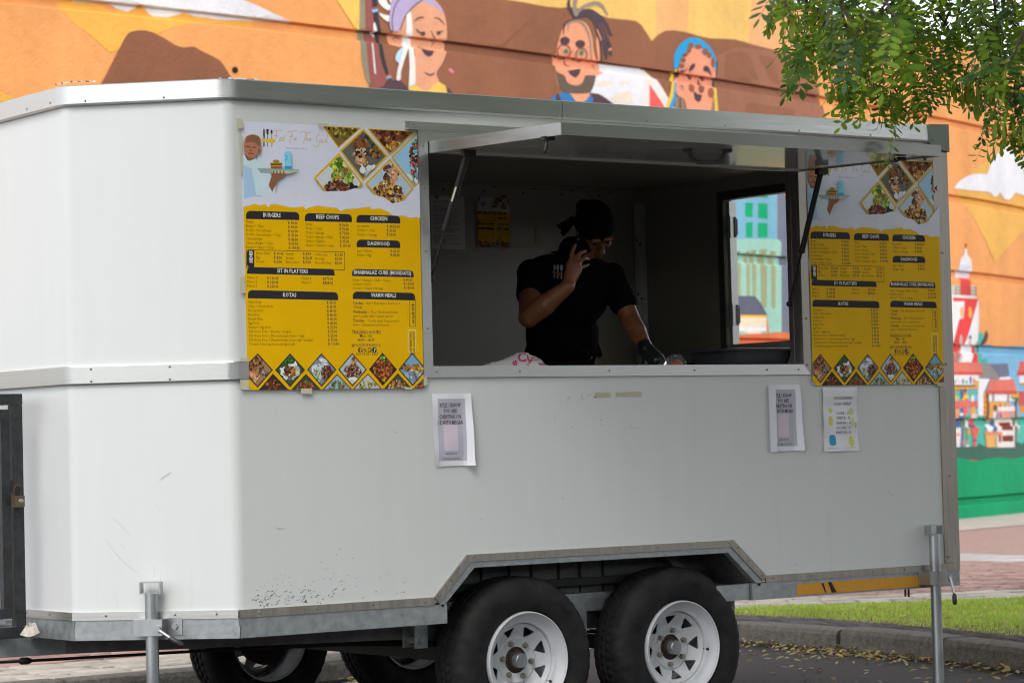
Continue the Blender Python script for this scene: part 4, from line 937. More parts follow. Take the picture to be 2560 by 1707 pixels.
def tread(j, k, r):
    if j in (6,7,8,9,10,22,21,23,24) and k % 4 == 0: return r-.0028
    if j in (13,14) and k % 3 == 0: return r-.005
    if j in (17,18) and (k+1) % 3 == 0: return r-.005
    return r
k = MB(); k.lathe(tyre_prof, TN, rad=tread)
for body, a0, rr in (('DOUBLE', 188, .252), ('KING', 95, .252), ('195R14C', -60, .25)):
    vs, fs = text_mesh(body, .042, .0004)
    k.add([((rr+y)*math.cos(R_(a0)-x/rr), -.0165, (rr+y)*math.sin(R_(a0)-x/rr)) for x, y, z in vs], fs)
TYRE = mesh_of(k, 'tyre', smooth=40, mat=M['tyre'])
k = MB(); k.lathe([(.143,.06),(.1485,.056),(.1495,.03),(.151,.028),(.158,.026),(.168,.022),(.180,.008),(.1905,-.012),(.194,-.010),(.196,.004),(.19,.02),(.184,.04),(.178,.1),(.182,.19),(.192,.196)], 64)
BARREL = mesh_of(k, 'rim_barrel', smooth=50, mat=M['rim'])
k = MB(); k.lathe([(.1862,-.0035),(.1872,-.0058)], 64, col=None); RED = mesh_of(k, 'red_line', mat=mat('red_line', (.35,.05,.05), .5))
k = MB(); k.lathe([(.1838,.0022),(.1846,.0004)], 64); BLUE = mesh_of(k, 'blue_line', mat=mat('blue_line', (.06,.14,.42), .5))
holes = []
for i in range(8):
    a = 2*math.pi*i/8+.2; rot = lambda r, t: (r*math.cos(a+t), r*math.sin(a+t))
    holes.append([rot(.096,-.035),rot(.099,.035),rot(.130,.205),rot(.1345,.17),rot(.1335,-.19),rot(.129,-.22)])
hub = [(.053*math.cos(t), .053*math.sin(t)) for t in np.linspace(0,2*math.pi,36,False)]
outer = [(.1465*math.cos(t), .1465*math.sin(t)) for t in np.linspace(0,2*math.pi,60,False)]
ringpts = [(r*math.cos(t), r*math.sin(t)) for r in (.082,.086,.090,.095) for t in np.linspace(0,2*math.pi,48,False)]
def dish(x, y):
    r = math.hypot(x, y); return float(np.interp(r, [.053,.08,.084,.088,.093,.1,.13,.1465], [.078,.077,.072,.072,.079,.076,.058,.042]))
vs_, tr_ = cdt(outer, holes+[hub], ringpts)
k = MB(); N0 = len(vs_); k.add([(p.x,dish(p.x,p.y),p.y) for p in vs_], tr_)
for lp in holes+[hub]:
    m_ = len(lp); k.add([(x,dish(x,y),y) for x,y in lp]+[(x,dish(x,y)+.006,y) for x,y in lp], [(i,(i+1)%m_,m_+(i+1)%m_,m_+i) for i in range(m_)])
DISC = mesh_of(k, 'rim_disc', smooth=30, mat=M['rim'])
k = MB(); k.lathe([(.0,.036),(.026,.036),(.0285,.039),(.0295,.044),(.0295,.066),(.031,.069),(.031,.076)], 28); CAPM = mesh_of(k, 'hub_cap', smooth=40, mat=M['zinc'])
k = MB(); k.lathe([(.031,.066),(.038,.07),(.04,.08),(.06,.092),(.09,.1),(.115,.105),(.12,.16),(.0,.17)], 28); DRUM = mesh_of(k, 'brake_drum', smooth=40, mat=M['rust'])
k = MB(); k.lathe([(0,.058),(.006,.058),(.0065,.061),(.0105,.061),(.0115,.064),(.0115,.08)], 6); LUG = mesh_of(k, 'lug_nut', smooth=30, mat=M['lug'])
k = MB(); k.tube([(.152,.05,0),(.157,.02,.0)],.0055,8); VALVE = mesh_of(k, 'valve', smooth=40, mat=M['blackplastic'])
for cx, side, ang in ((1.315,0,.62),(2.109,0,.1),(1.315,1,.3),(2.109,1,.9)):
    dd = LOC[T]; wl = link('wheel', TYRE, T, (Vector((cx, .008 if not side else WD-.008, .3335))-dd))
    wl.name = 'wheel'; wl.rotation_euler = (0, ang, math.pi if side else 0)
    link('rim', BARREL, wl); link('rim_disc', DISC, wl); link('hub_cap', CAPM, wl); link('brake_drum', DRUM, wl); link('red_line', RED, wl); link('blue_line', BLUE, wl); link('valve', VALVE, wl)
    for i in range(6):
        a = i*math.pi/3+.5; link('lug_nut', LUG, wl, (.0699*math.cos(a), 0, .0699*math.sin(a)))

# corner steadies
def steady(c, n, name='corner_steady', h0=.135):
    c = Vector(c); n = Vector(n).normalized(); t = Vector((0,0,1)).cross(n).normalized()     # t points right as seen from outside
    ax = c+n*.045
    k = MB(); k.tube([ax+Vector((0,0,-.5)),ax+Vector((0,0,h0))],.024,20); st = obj(name, k, M['zinc'], T, smooth=45)
    k = MB(); w2 = .037
    for s in (-1,1): k.obox(ax+t*s*w2+Vector((0,0,h0+.018)), t*.0025, n*.02, (0,0,.022))
    k.obox(ax+Vector((0,0,h0+.0385)), t*w2, n*.02, (0,0,.0018)); k.obox(ax+Vector((0,0,h0-.001)), t*w2, n*.02, (0,0,.0018)); obj('top_bracket', k, M['zinc'], st)
    k = MB(); zc = .008
    k.obox(c+n*.04+t*-.008+Vector((0,0,zc)), t*.055, n*.034, (0,0,.03)); k.obox(c+n*.007+t*.02+Vector((0,0,zc)), t*.085, n*.003, (0,0,.032)); k.tube([c+n*.01+t*.078+Vector((0,0,zc)),c+n*.022+t*.078+Vector((0,0,zc))],.012,6)
    obj('clamp', k, M['zinc'], st)
    k = MB(); q = c+n*.075+t*.03+Vector((0,0,zc-.004)); k.tube([q-n*.012,q+n*.014],.013,10); k.tube([q+n*.006,q+n*.02+t*.055+Vector((0,0,-.034))],.006,8); obj('handle', k, M['zinc'], st, smooth=45)
    k = MB(); a = q+n*.02+t*.05+Vector((0,0,-.031)); b = a+t*.05+Vector((0,0,-.032)); k.tube([a,a.lerp(b,.25),a.lerp(b,.8),b],[.008,.0115,.0115,.007],10); obj('grip', k, M['blackplastic'], st, smooth=45)
    return st
steady((-.228,.222,.546), (-.44,-.45,0))
def steady2(c):
    st = steady(c, (0,-1,0), h0=.20); return st
s2 = steady2((3.518,-.006,.547))
for ch in s2.children:                               # this handle hangs straight down
    if ch.name.startswith(('handle','grip')): bpy.data.objects.remove(ch)
c = Vector((3.518,-.006,.547)); q = c+Vector((.062,-.06,.006))
k = MB(); k.tube([q+Vector((0,.014,0)),q+Vector((0,-.016,0))],.014,10); k.tube([q+Vector((0,-.014,0)),q+Vector((.006,-.03,-.075))],.006,8); obj('handle', k, M['zinc'], s2, smooth=45)
k = MB(); a = q+Vector((.006,-.03,-.07)); b = a+Vector((-.004,-.006,-.05)); k.tube([a,a.lerp(b,.25),a.lerp(b,.8),b],[.006,.0105,.0105,.006],10); obj('grip', k, M['blackplastic'], s2, smooth=45)
k = MB(); k.tube([(3.40,.02,.51),(3.40,.02,.475)],.005,6); k.tube([(3.42,.02,.51),(3.42,.02,.472)],.005,6); obj('bolt', k, M['dark'], T)
steady((3.535,WD+.006,.545), (0,1,0)); steady((-.228,WD-.222,.562), (-.44,.45,0))
# gas bottle cage on the drawbar
cg = MB(); xr, yc_, z0, z1 = -.548, .64, .56, 1.43
cg.box(xr-.04,xr,yc_,yc_+.04,z0,z1-.042); cage = obj('gas_cage', cg, M['cage'], T)
def cbar(x0,x1,y0,y1,za,zb,nm='cage_bar',m='cage'): k = MB(); k.box(x0,x1,y0,y1,za,zb); return obj(nm, k, M[m], cage)
cbar(xr-.0405,xr-.0005,yc_-.0005,yc_+.0395,z1-.0415,z1); cbar(xr-.9,xr-.041,yc_,yc_+.04,z1-.04,z1); cbar(xr-.9,xr,yc_,yc_+.04,z0-.045,z0-.003); cbar(xr-.9,xr-.86,yc_,yc_+.04,z0,z1-.042)
cbar(xr-.04,xr,yc_+.6,yc_+.64,z0,z1); cbar(xr-.04,xr,yc_+.041,yc_+.599,z1-.04,z1); cbar(xr-.04,xr,yc_+.041,yc_+.599,z0-.045,z0-.003); cbar(xr-.9,xr-.86,yc_+.6,yc_+.64,z0,z1); cbar(xr-.86,xr-.041,yc_+.6,yc_+.64,z1-.04,z1); cbar(xr-.9,xr-.86,yc_+.041,yc_+.599,z1-.04,z1)
cbar(xr-.003,xr+.0005,yc_-.001,yc_+.02,z1-.04,z1-.004,'cage_bar','rust')
dz0, dz1 = z0+.03, z1-.058
cbar(xr-.091,xr-.055,yc_-.004,yc_+.03,dz0,dz1,'cage_door'); cbar(xr-.8,xr-.0915,yc_-.004,yc_+.03,dz1-.036,dz1,'cage_door'); cbar(xr-.8,xr-.0915,yc_-.004,yc_+.03,dz0,dz0+.036,'cage_door')
cbar(xr-.085,xr-.06,yc_,yc_+.02,z0+.012,z0+.024,'door_pin','zinc'); cbar(xr-.055,xr-.041,yc_,yc_+.012,1.06,1.105,'hasp','rust')
# ---------------------------------------------------------------- printed sheets
class Sheet:                                          # flat print: coloured shapes, x right and y down in metres from the top left corner
    def __init__(s, base=0): s.p = []; s.z = 0; s.base = base
    def poly(s, pts, c, step=True):
        if step: s.z += 1
        vs, tr = cdt(pts) if len(pts) > 4 else ([Vector(p) for p in pts], [tuple(range(len(pts)))])
        s.p.append(([tuple(p) for p in vs], tr, lin(c), s.z)); return s
    def text(s, body, x, y, h, c, bold=0, align='LEFT', rot=0, sx=1, shear=0):
        s.z += 1; vs, fs = text_mesh(body, h/.72, bold*h, shear, 1, align); ca, sa = math.cos(rot), math.sin(rot)
        s.p.append(([(x+(a*sx*ca-b*sa), y-(a*sx*sa+b*ca)) for a, b, _ in vs], fs, lin(c), s.z)); return s
    def stroke(s, pts, w, c, taper=False): return s.poly(stroke_poly(pts, w, taper), c)
    def ell(s, x, y, rx, ry, c, n=14, rot=0, step=True):
        ca, sa = math.cos(rot), math.sin(rot)
        return s.poly([(x+rx*math.cos(2*math.pi*i/n)*ca-ry*math.sin(2*math.pi*i/n)*sa, y+rx*math.cos(2*math.pi*i/n)*sa+ry*math.sin(2*math.pi*i/n)*ca) for i in range(n)], c, step)
    def build(s, to3d, eps=.00012, alb=1.2):
        k = MB(); lay_ = stack_layers([v for v, _, _, _ in s.p], s.base)
        for (vs, fs, c, _z), z in zip(s.p, lay_):
            o = [to3d(x, y, z*eps) for x, y in vs]; ff = []
            for f in fs:
                ar = sum(vs[f[i-1]][0]*vs[f[i]][1]-vs[f[i]][0]*vs[f[i-1]][1] for i in range(len(f)))
                ff.append(tuple(f) if ar < 0 else tuple(reversed(f)))
            k.add(o, ff, tuple(min(.84, alb*q) for q in c))
        return k
def clip(poly, conv):                                 # convex clip
    def area(q): return sum(q[i-1][0]*q[i][1]-q[i][0]*q[i-1][1] for i in range(len(q)))
    sg = 1 if area(conv) > 0 else -1; out = list(poly)
    for i in range(len(conv)):
        a, b = conv[i-1], conv[i]; inp = out; out = []
        side = lambda p: sg*((b[0]-a[0])*(p[1]-a[1])-(b[1]-a[1])*(p[0]-a[0]))
        for j in range(len(inp)):
            p, q = inp[j-1], inp[j]; dp, dq = side(p), side(q)
            if dp*dq < 0: t = dp/(dp-dq); out.append((p[0]+(q[0]-p[0])*t, p[1]+(q[1]-p[1])*t))
            if dq >= 0: out.append(q)
        if not out: return []
    return out
PW, PH = .787, 1.0
def pq(px, py): p = ony(px, py, 0); return ((p.x-.0515), (2.418-p.z))
def q4(x, y): return pq(590+x/4.2388, 290+y/4.2388)
def q5(x, y): return pq(590+x/4.3551, 640+y/4.3551)
FRAME = [(0,0),(PW,0),(PW,PH),(0,PH)]
S = Sheet(); S.poly(FRAME, (202,204,218))
BLK, YEL, GOLD, TXT = (44,44,50), (222,168,0), (205,165,30), (66,54,18)
def food(conv, bgc, parts, seed):
    r = random.Random(seed); S.poly(conv, bgc); S.z += 1
    for (qx, qy, rx, ry, cols, n, size) in parts:
        n, size = int(n*2.2), size*.68
        for _ in range(n):
            a, d = r.uniform(0, 6.28), math.sqrt(r.random()); x, y = qx+rx*d*math.cos(a), qy+ry*d*math.sin(a); m_ = r.randint(5, 8); rr = size*r.uniform(.45, 1.3); asp = r.uniform(.4, 1); th = r.uniform(0, 3.14)
            c = r.choice(cols); f = r.uniform(.6, 1.25); c = tuple(min(255, q*f) for q in c)
            P_ = []
            for i in range(m_):
                t = 6.283*i/m_; w_ = rr*r.uniform(.75, 1.2); ex, ey = w_*math.cos(t), w_*asp*math.sin(t); P_.append((x+ex*math.cos(th)-ey*math.sin(th), y+ex*math.sin(th)+ey*math.cos(th)))
            P_ = clip(P_, conv)
            if len(P_) > 2: S.poly(P_, c)
MEAT = [(96,52,36),(128,72,48),(66,36,26),(150,92,60),(84,44,30)]; FRY = [(214,160,70),(190,130,50),(226,186,104),(150,96,44)]; SAL = [(110,160,60),(150,180,70),(210,90,60),(80,130,60),(190,190,90)]; TOM = [(196,66,60),(160,50,44),(80,140,90),(60,110,60),(110,60,44),(220,120,100)]; BUN = [(150,96,58),(120,74,44),(176,120,76)]; WHT = [(220,226,232),(200,210,222)]
def dia(pts, q): return [q(*p) for p in pts]
def diamond(pts, q, bgc, parts, seed, edge, ew):
    C_ = dia(pts, q); S.poly(clip(C_, FRAME), edge); c = sum((Vector(p) for p in C_), Vector((0,0)))/len(C_); sz = max((Vector(p)-c).length for p in C_)
    inn = [tuple(c+(Vector(p)-c)*(1-ew/sz)) for p in C_]; inn = clip(inn, FRAME)
    food(inn, bgc, [(c.x+a*sz, c.y+b*sz, rx*sz, ry*sz, cols, n, s_*sz) for a, b, rx, ry, cols, n, s_ in parts], seed)
# top right photographs in gold diamonds
big = [([(905,105),(1325,128),(1080,345),(905,105)][:3], (120,100,50), [(0,-.2,.8,.35,[(130,110,40),(96,80,30),(160,140,60),(70,50,24)],40,.18)]),
 ([(1345,135),(1605,430),(1340,695),(1090,370)], (96,100,92), [(-.1,-.62,.16,.16,[(190,60,80),(210,80,90)],8,.12),(.1,-.35,.4,.3,[(90,92,86),(70,74,70)],14,.3),(-.15,-.33,.3,.16,BUN,26,.14),(-.15,.0,.3,.2,[(70,44,32),(110,130,50),(226,150,120),(230,190,150),(60,40,30)],46,.1),(-.1,.28,.24,.12,[(232,200,160),(236,170,140),(214,150,100)],24,.1),(.5,-.1,.2,.2,BUN+[(70,50,30),(90,100,50)],26,.12),(.2,.62,.3,.2,WHT,12,.2)]),
 ([(1385,135),(1890,165),(1618,415)], (120,84,50), [(0,-.12,.75,.34,MEAT+[(190,130,70)],60,.13),(.12,.25,.3,.12,FRY,14,.12)]),
 ([(1905,180),(1925,200),(1930,740),(1880,760),(1632,440)], (150,190,225), [(.28,.0,.4,.75,TOM+[(50,40,30),(60,44,34)],130,.09),(.1,.72,.4,.2,[(180,210,230)],10,.2)]),
 ([(1080,395),(1330,720),(1100,1010),(810,660)], (196,202,206), [(-.05,-.55,.25,.2,[(96,130,50),(170,190,70)],16,.16),(.12,-.15,.42,.34,SAL,80,.1),(-.12,.3,.5,.3,MEAT,90,.1),(.55,.3,.12,.25,[(40,44,46)],10,.18)]),
 ([(1618,455),(1870,780),(1640,1030),(1355,720)], (170,190,205), [(.02,-.45,.3,.3,[(120,80,50),(100,66,44)],24,.14),(.12,-.35,.14,.26,[(226,150,120),(236,170,140)],26,.12),(-.1,.25,.62,.4,FRY+MEAT[:3],120,.1)])]
for i, (pts, bgc, parts) in enumerate(big): diamond(pts, q4, bgc, parts, 20+i, GOLD, .011)
# torn white paper over the yellow ground
tear = [(60,965),(120,955),(180,935),(230,950),(300,940),(330,975),(350,940),(420,940),(500,960),(600,975),(700,962),(720,990),(760,975),(850,955),(940,968),(1060,980),(1090,1012),(1150,990),(1260,985),(1400,965),(1420,990),(1520,985),(1600,1020),(1650,1060),(1760,1060),(1830,1085),(1880,1075),(1935,1082)]
up_ = [(60,880),(160,850),(250,860),(380,830),(480,790),(640,740),(800,750),(920,805),(1010,800),(1140,800),(1240,770),(1330,780),(1440,840),(1560,870),(1640,930),(1760,905),(1860,790),(1935,700)]
S.poly(clip([q4(x,y) for x, y in up_]+[q4(x,y) for x, y in tear[::-1]], FRAME) if False else [q4(max(x,66),y) for x, y in up_]+[q4(x,y) for x, y in tear[::-1]], (203,205,219))
r_ = random.Random(5)
for _ in range(26):
    x, y = r_.uniform(500, 1850), r_.uniform(800, 930); S.stroke([q4(x,y), q4(x+r_.uniform(30,110), y+r_.uniform(-14,20))], .0012, r_.choice([(188,190,206),(216,218,230)]))
yl = [q4(x,y) for x, y in tear]; yl[0] = (0, yl[0][1]); yl[-1] = (PW, yl[-1][1])
S.poly(yl+[(PW,PH),(0,PH)], YEL)
# chef with a tray
S.poly([q4(*p) for p in ((52,400),(80,410),(110,470),(180,450),(250,500),(330,570),(360,640),(400,800),(330,850),(160,850),(60,890))], (188,210,240))
S.poly([q4(*p) for p in ((60,520),(150,560),(200,850),(70,880))], (160,190,228)); S.poly([q4(*p) for p in ((250,640),(330,720),(370,800),(405,740),(400,840),(250,860))], (196,210,228))
S.poly([q4(*p) for p in ((68,400),(130,450),(175,420),(180,460),(130,480),(100,470))], (130,86,66))
S.poly([q4(*p) for p in curve([(70,290),(90,225),(160,200),(230,225),(250,290),(240,370),(215,400),(190,440),(140,450),(90,410),(68,340)])], (170,114,86))
S.poly([q4(*p) for p in curve([(100,225),(160,203),(230,228),(246,290),(225,330),(190,290),(130,280),(90,285)])], (128,88,66)); S.ell(*q4(232,370), .006, .009, (138,88,64))
for a, b in ((110,330),(175,338)): S.stroke([q4(a-18,b-4), q4(a+20,b)], .0036, (50,28,22))
S.stroke([q4(112,400), q4(170,404)], .0036, (90,46,40)); S.stroke([q4(138,340), q4(134,374), q4(152,377)], .003, (110,68,50))
S.poly([q4(*p) for p in ((330,740),(360,640),(360,600),(420,580),(500,600),(520,620),(470,660),(430,680),(390,760),(370,810))], (140,90,66))
S.poly([q4(*p) for p in ((205,556),(650,570),(655,580),(560,615),(250,610))], (146,158,152)); S.poly([q4(*p) for p in ((360,590),(640,580),(560,614),(420,612))], (178,186,150))
for x in (385,420,455,490): S.stroke([q4(x,590), q4(x-6,622)], .006, (132,82,60))
S.ell(*q4(410,485), .0148, .0062, (176,110,48)); S.poly([q4(*p) for p in ((345,500),(475,500),(472,515),(348,515))], (120,140,50)); S.poly([q4(*p) for p in ((350,512),(472,512),(470,530),(352,530))], (84,46,30)); S.poly([q4(*p) for p in ((348,526),(474,526),(470,536),(350,536))], (222,176,40)); S.poly([q4(*p) for p in ((352,534),(472,534),(468,558),(356,558))], (150,92,44))
S.poly([q4(*p) for p in ((495,395),(515,378),(550,378),(570,396),(574,565),(500,565))], (130,196,226)); S.poly([q4(*p) for p in ((498,535),(572,535),(572,566),(500,566))], (40,150,206)); S.stroke([q4(504,430), q4(520,425), q4(526,450), q4(515,470), q4(502,466)], .003, (40,150,206))
# knife, fork, spoon, ribbon, script name
S.poly([q4(*p) for p in curve([(284,142),(292,138),(300,160),(300,235),(296,245),(298,320),(290,328),(284,320),(286,240),(282,200)])], (66,46,48))
S.stroke([q4(328,200), q4(330,330)], .0028, (66,46,48)); S.poly([q4(*p) for p in ((315,142),(342,142),(340,190),(330,206),(318,190))], (66,46,48))
S.ell(*q4(372,172), .0042, .0088, (66,46,48)); S.stroke([q4(374,200), q4(375,330)], .0028, (66,46,48))
S.poly([q4(*p) for p in ((264,236),(330,250),(400,244),(408,278),(395,290),(330,282),(268,268))], (226,180,30))
GL = (196,156,70)
for L in ([(385,180),(400,160),(485,155)],[(430,158),(415,240),(395,290)],[(395,215),(440,210)],[(470,225),(452,250),(455,268),(470,255),(470,225),(480,232)],[(490,225),(478,250),(484,268),(495,250),(490,225)],[(512,205),(500,268)],[(545,190),(560,168),(640,160)],[(590,168),(578,240),(565,298)],[(560,222),(605,215)],[(615,235),(606,258),(618,262),(622,240),(615,235)],[(625,262),(632,238),(642,240)],[(672,190),(690,170),(785,182)],[(735,178),(722,240),(708,295)],[(742,190),(738,265),(752,240),(760,265)],[(765,258),(785,250),(778,240),(768,262),(795,262)],[(885,205),(870,195),(845,230),(850,260),(875,275),(870,310),(840,328),(815,310)],[(893,250),(882,275),(895,285),(902,258)],[(912,258),(910,285),(925,285),(932,258)],[(940,255),(945,288)],[(965,195),(955,285),(972,280)]):
    S.stroke([q4(*p) for p in L], .0021, GL)
def T4(b, x, y, h, c=TXT, bold=0, al='LEFT', **k): p = q4(x, y); S.text(b, p[0], p[1], h, c, bold*.6, al, **{'sx':.84, **k})
def T5(b, x, y, h, c=TXT, bold=0, al='LEFT', **k): p = q5(x, y); S.text(b, p[0], p[1], h, c, bold*.6, al, **{'sx':.84, **k})
T4('Better Food Better Mood', 637, 355, .0075, (120,120,140), 0, 'CENTER')
def head(q, T_, x0, y0, x1, y1, txt, tx, ty, rad=40):
    L_ = [(x0,y1),(x0,y0+rad),(x0+rad*.3,y0+rad*.3),(x0+rad,y0),(x1-rad,y0+(x1-x0)*.022),(x1-rad*.3,y0+rad*.3+(x1-x0)*.022),(x1,y0+rad+(x1-x0)*.022),(x1,y1+(x1-x0)*.022)]
    S.poly([q(*p) for p in L_], BLK); T_(txt, tx, ty, .0158, (222,224,232), .03, 'CENTER')
head(q4, T4, 90, 1008, 655, 1095, 'BURGERS', 365, 1074); head(q4, T4, 713, 1032, 1212, 1118, 'BEEF CHOPS', 955, 1094); head(q4, T4, 1260, 1050, 1725, 1133, 'CHICKEN', 1497, 1110); head(q4, T4, 1262, 1312, 1725, 1393, 'DAGWOOD', 1497, 1375)
head(q5, T5, 103, 122, 1058, 196, 'SIT IN PLATTERS', 600, 186); head(q5, T5, 1247, 143, 1918, 220, 'BHABHALAZ CURE (MONDAYS)', 1582, 204); head(q5, T5, 113, 373, 1095, 462, 'KOTAS', 567, 446); head(q5, T5, 1255, 388, 1932, 470, 'WARM MEALS', 1592, 450)
hT, hP = .0105, .0115
for i, (a, b) in enumerate((('Burger','R 30.00'),('Burger + Chips','R 40.00'),('Double Cheeseburger','R 60.00'),('Double Cheeseburger + Chips','R 70.00'),('Cheeseburger','R 40.00'),('Cheese Burger + Chips','R 50.00'),('Burger + Chips + Chops','R 100.00'))):
    T4(a, 92, 1134+i*44.8, hT); T4(b, 536+i, 1150+i*44, hP, BLK, .05)
for i, (a, b) in enumerate((('Chops','R 50.00'),('Chops + Chips','R 70.00'),('Chops + Sausage','R 70.00'),('Chops + Sausage +Chips','R 85.00'),('Chops + Chicken','R 90.00'),('Chops + Chicken + chips','R 100.00'))):
    T4(a, 716+i, 1160+i*44.4, hT); T4(b, 1080+i, 1173+i*43.5, hP, BLK, .05)
for i, (a, b) in enumerate((('Leg quarter','R 30/35.00'),('Chicken + Chips','R 60.00'),('Chicken + Sausage','R 50.00'))): T4(a, 1264, 1178+i*46, hT); T4(b, 1582, 1187+i*43, hP, BLK, .05)
for i, (a, b) in enumerate((('Egg + Cheese','R 35.00'),('Burger + Egg','R 45.00'))): T4(a, 1266, 1442+i*44, hT); T4(b, 1622, 1447+i*42, hP, BLK, .05)
def frame(q, x0, y0, x1, y1, w_, c, sk=0):
    P_ = [q(x0,y0), q(x1,y0+sk), q(x1,y1+sk), q(x0,y1)]
    for i in range(4): S.stroke([P_[i], P_[(i+1)%4]], w_, c)
frame(q4, 96, 1420, 1135, 1610, .0022, BLK, 24)
S.poly([q4(*p) for p in ((178,1424),(178,1612),(120,1606),(98,1580),(96,1450),(110,1425))], BLK); p_ = q4(160,1560); S.text('SIDES', p_[0], p_[1], .0135, (222,224,232), .05, 'LEFT', rot=math.pi/2)
for i, row in enumerate((('Green Salad','R 30.00','Russian','R 8.00','¼ Avocado','R 5.00'),('Egg','R 8.00','Sausage','R 20.00','Artchaar','R7.00'),('Cheese','R 5.00','Extra sauce','R 5.00','Slice of Polony','R3.00'))):
    for x, tt, o in zip((194,385,512,695,818,1033), row, (0,6,6,10,14,20)): T4(tt, x, 1468+i*43.5+o, hT if x in (194,512,818) else hP, TXT if x in (194,512,818) else BLK, 0 if x in (194,512,818) else .05)
for i, (a, b) in enumerate((('Platter 1','R 110.00'),('Platter 2','R 160.00'),('Platter 3','R 260.00'))): T5(a, 105, 250+i*45, hT); T5(b, 325, 258+i*45, hP, BLK, .05)
for i, (a, b) in enumerate((('Platter 4','R375.00'),('Platter 5','R424.00'))): T5(a, 698, 258+i*45, hT); T5(b, 930, 264+i*45, hP, BLK, .05)
for i, (a, b) in enumerate((('Chops + Sausage + Chilli + Onions','R 80.00'),('Ox liver+ Chops','R 110.00'),('Ox liver + ChopS + Sausage','R 130.00'))): T5(a, 1250, 275+i*44, hT); T5(b, 1806+i*3, 275+i*43.5, hP, BLK, .05)
for i, (a, b) in enumerate((('Chips Kota','R 30.00'),('Chips + Cheese Kota','R 35.00'),('Russian Kota','R 40.00'),('Beef Kota','R 80.00'),('Burger Kota','R 45.00'),('Egg Kota','R 45.00'),('Russian + Egg Kota','R 50.00'),('Full House Kota 1 (Russian + burger)','R 55.00'),('Full House Kota 2 (Russian,burger,cheese + egg)','R 65.00'),('Full House Kota 3 (Russian,burger,cheese,egg + sausage)','R 75.00'),('Tornado Kota (egg,cheese,sausage,beef)','R 110.00'))):
    T5(a, 115+i, 516+i*45.6, hT); T5(b, 972+i*1.5, 524+i*44.8, hP, BLK, .05)
for y, a, b in ((528,'Tuesday - ','Rice + Beef stew + Beetroot +'),(623,'Wednesday - ','Rice + Beef stew/chicken'),(718,'Thursday - ','Creamy samp/ Steam bread +')):
    T5(a, 1256, y, hP, BLK, .04); T5(b, 1256+{'T':148,'W':200}[a[0]]+(12 if a[1] == 'h' else 0), y, hT)
for y, b in ((570,'Cabbage'),(667,'stew + potato salad + glazed carrots'),(762,'Stew + cabbage/carrots/beetroot')): T5(b, 1256, y, hT)
frame(q5, 1874, 478, 1938, 768, .0018, BLK); p_ = q5(1898,522); S.text('R60/ R70.00', p_[0], p_[1], .011, BLK, .05, 'LEFT', rot=-math.pi/2)
T5('TRADING HOURS', 1402, 849, .0142, BLK, .03, 'CENTER'); T5('Mon - Fri', 1397, 886, .0125, BLK, .03, 'CENTER'); T5('08:00 - 18:00', 1398, 931, .0125, BLK, .03, 'CENTER'); T5('@FOODFORTHESOUL', 1402, 988, .0115, BLK, .03, 'CENTER'); T5('+27 76 331 3927', 1411, 1082, .0125, BLK, .03, 'CENTER')
c_ = q5(1337,1024); S.ell(*c_, .0105, .0105, BLK, 20); S.text('f', c_[0]+.001, c_[1]+.009, .017, YEL, .08, 'CENTER')
c_ = q5(1389,1024); S.stroke([q5(1372,1002), q5(1404,1047)], .004, BLK); S.stroke([q5(1404,1002), q5(1372,1047)], .0015, BLK)
c_ = q5(1440,1024)
for a in range(4): S.stroke([q5(1440+[-20,20,20,-20][a],1024+[-20,-20,20,20][a]), q5(1440+[20,20,-20,-20][a],1024+[-20,20,20,-20][a])], .0022, BLK)
S.ell(*c_, .005, .005, BLK, 14); S.ell(*c_, .0032, .0032, YEL, 12)
c_ = q5(1490,1024); S.ell(*c_, .0105, .0105, BLK, 20); S.stroke([q5(1493,1006), q5(1493,1036), q5(1484,1040)], .0025, (235,235,240)); S.stroke([q5(1493,1008), q5(1506,1018)], .0022, (235,235,240))
frame(q5, 1858, 808, 1940, 1044, .002, (236,226,170))
for xx, b in ((1906,'SCAN TO ORDER'),(1872,'ON UBER EATS')): p_ = q5(xx,826); S.text(b, p_[0], p_[1], .0098, BLK, .02, 'LEFT', rot=-math.pi/2)
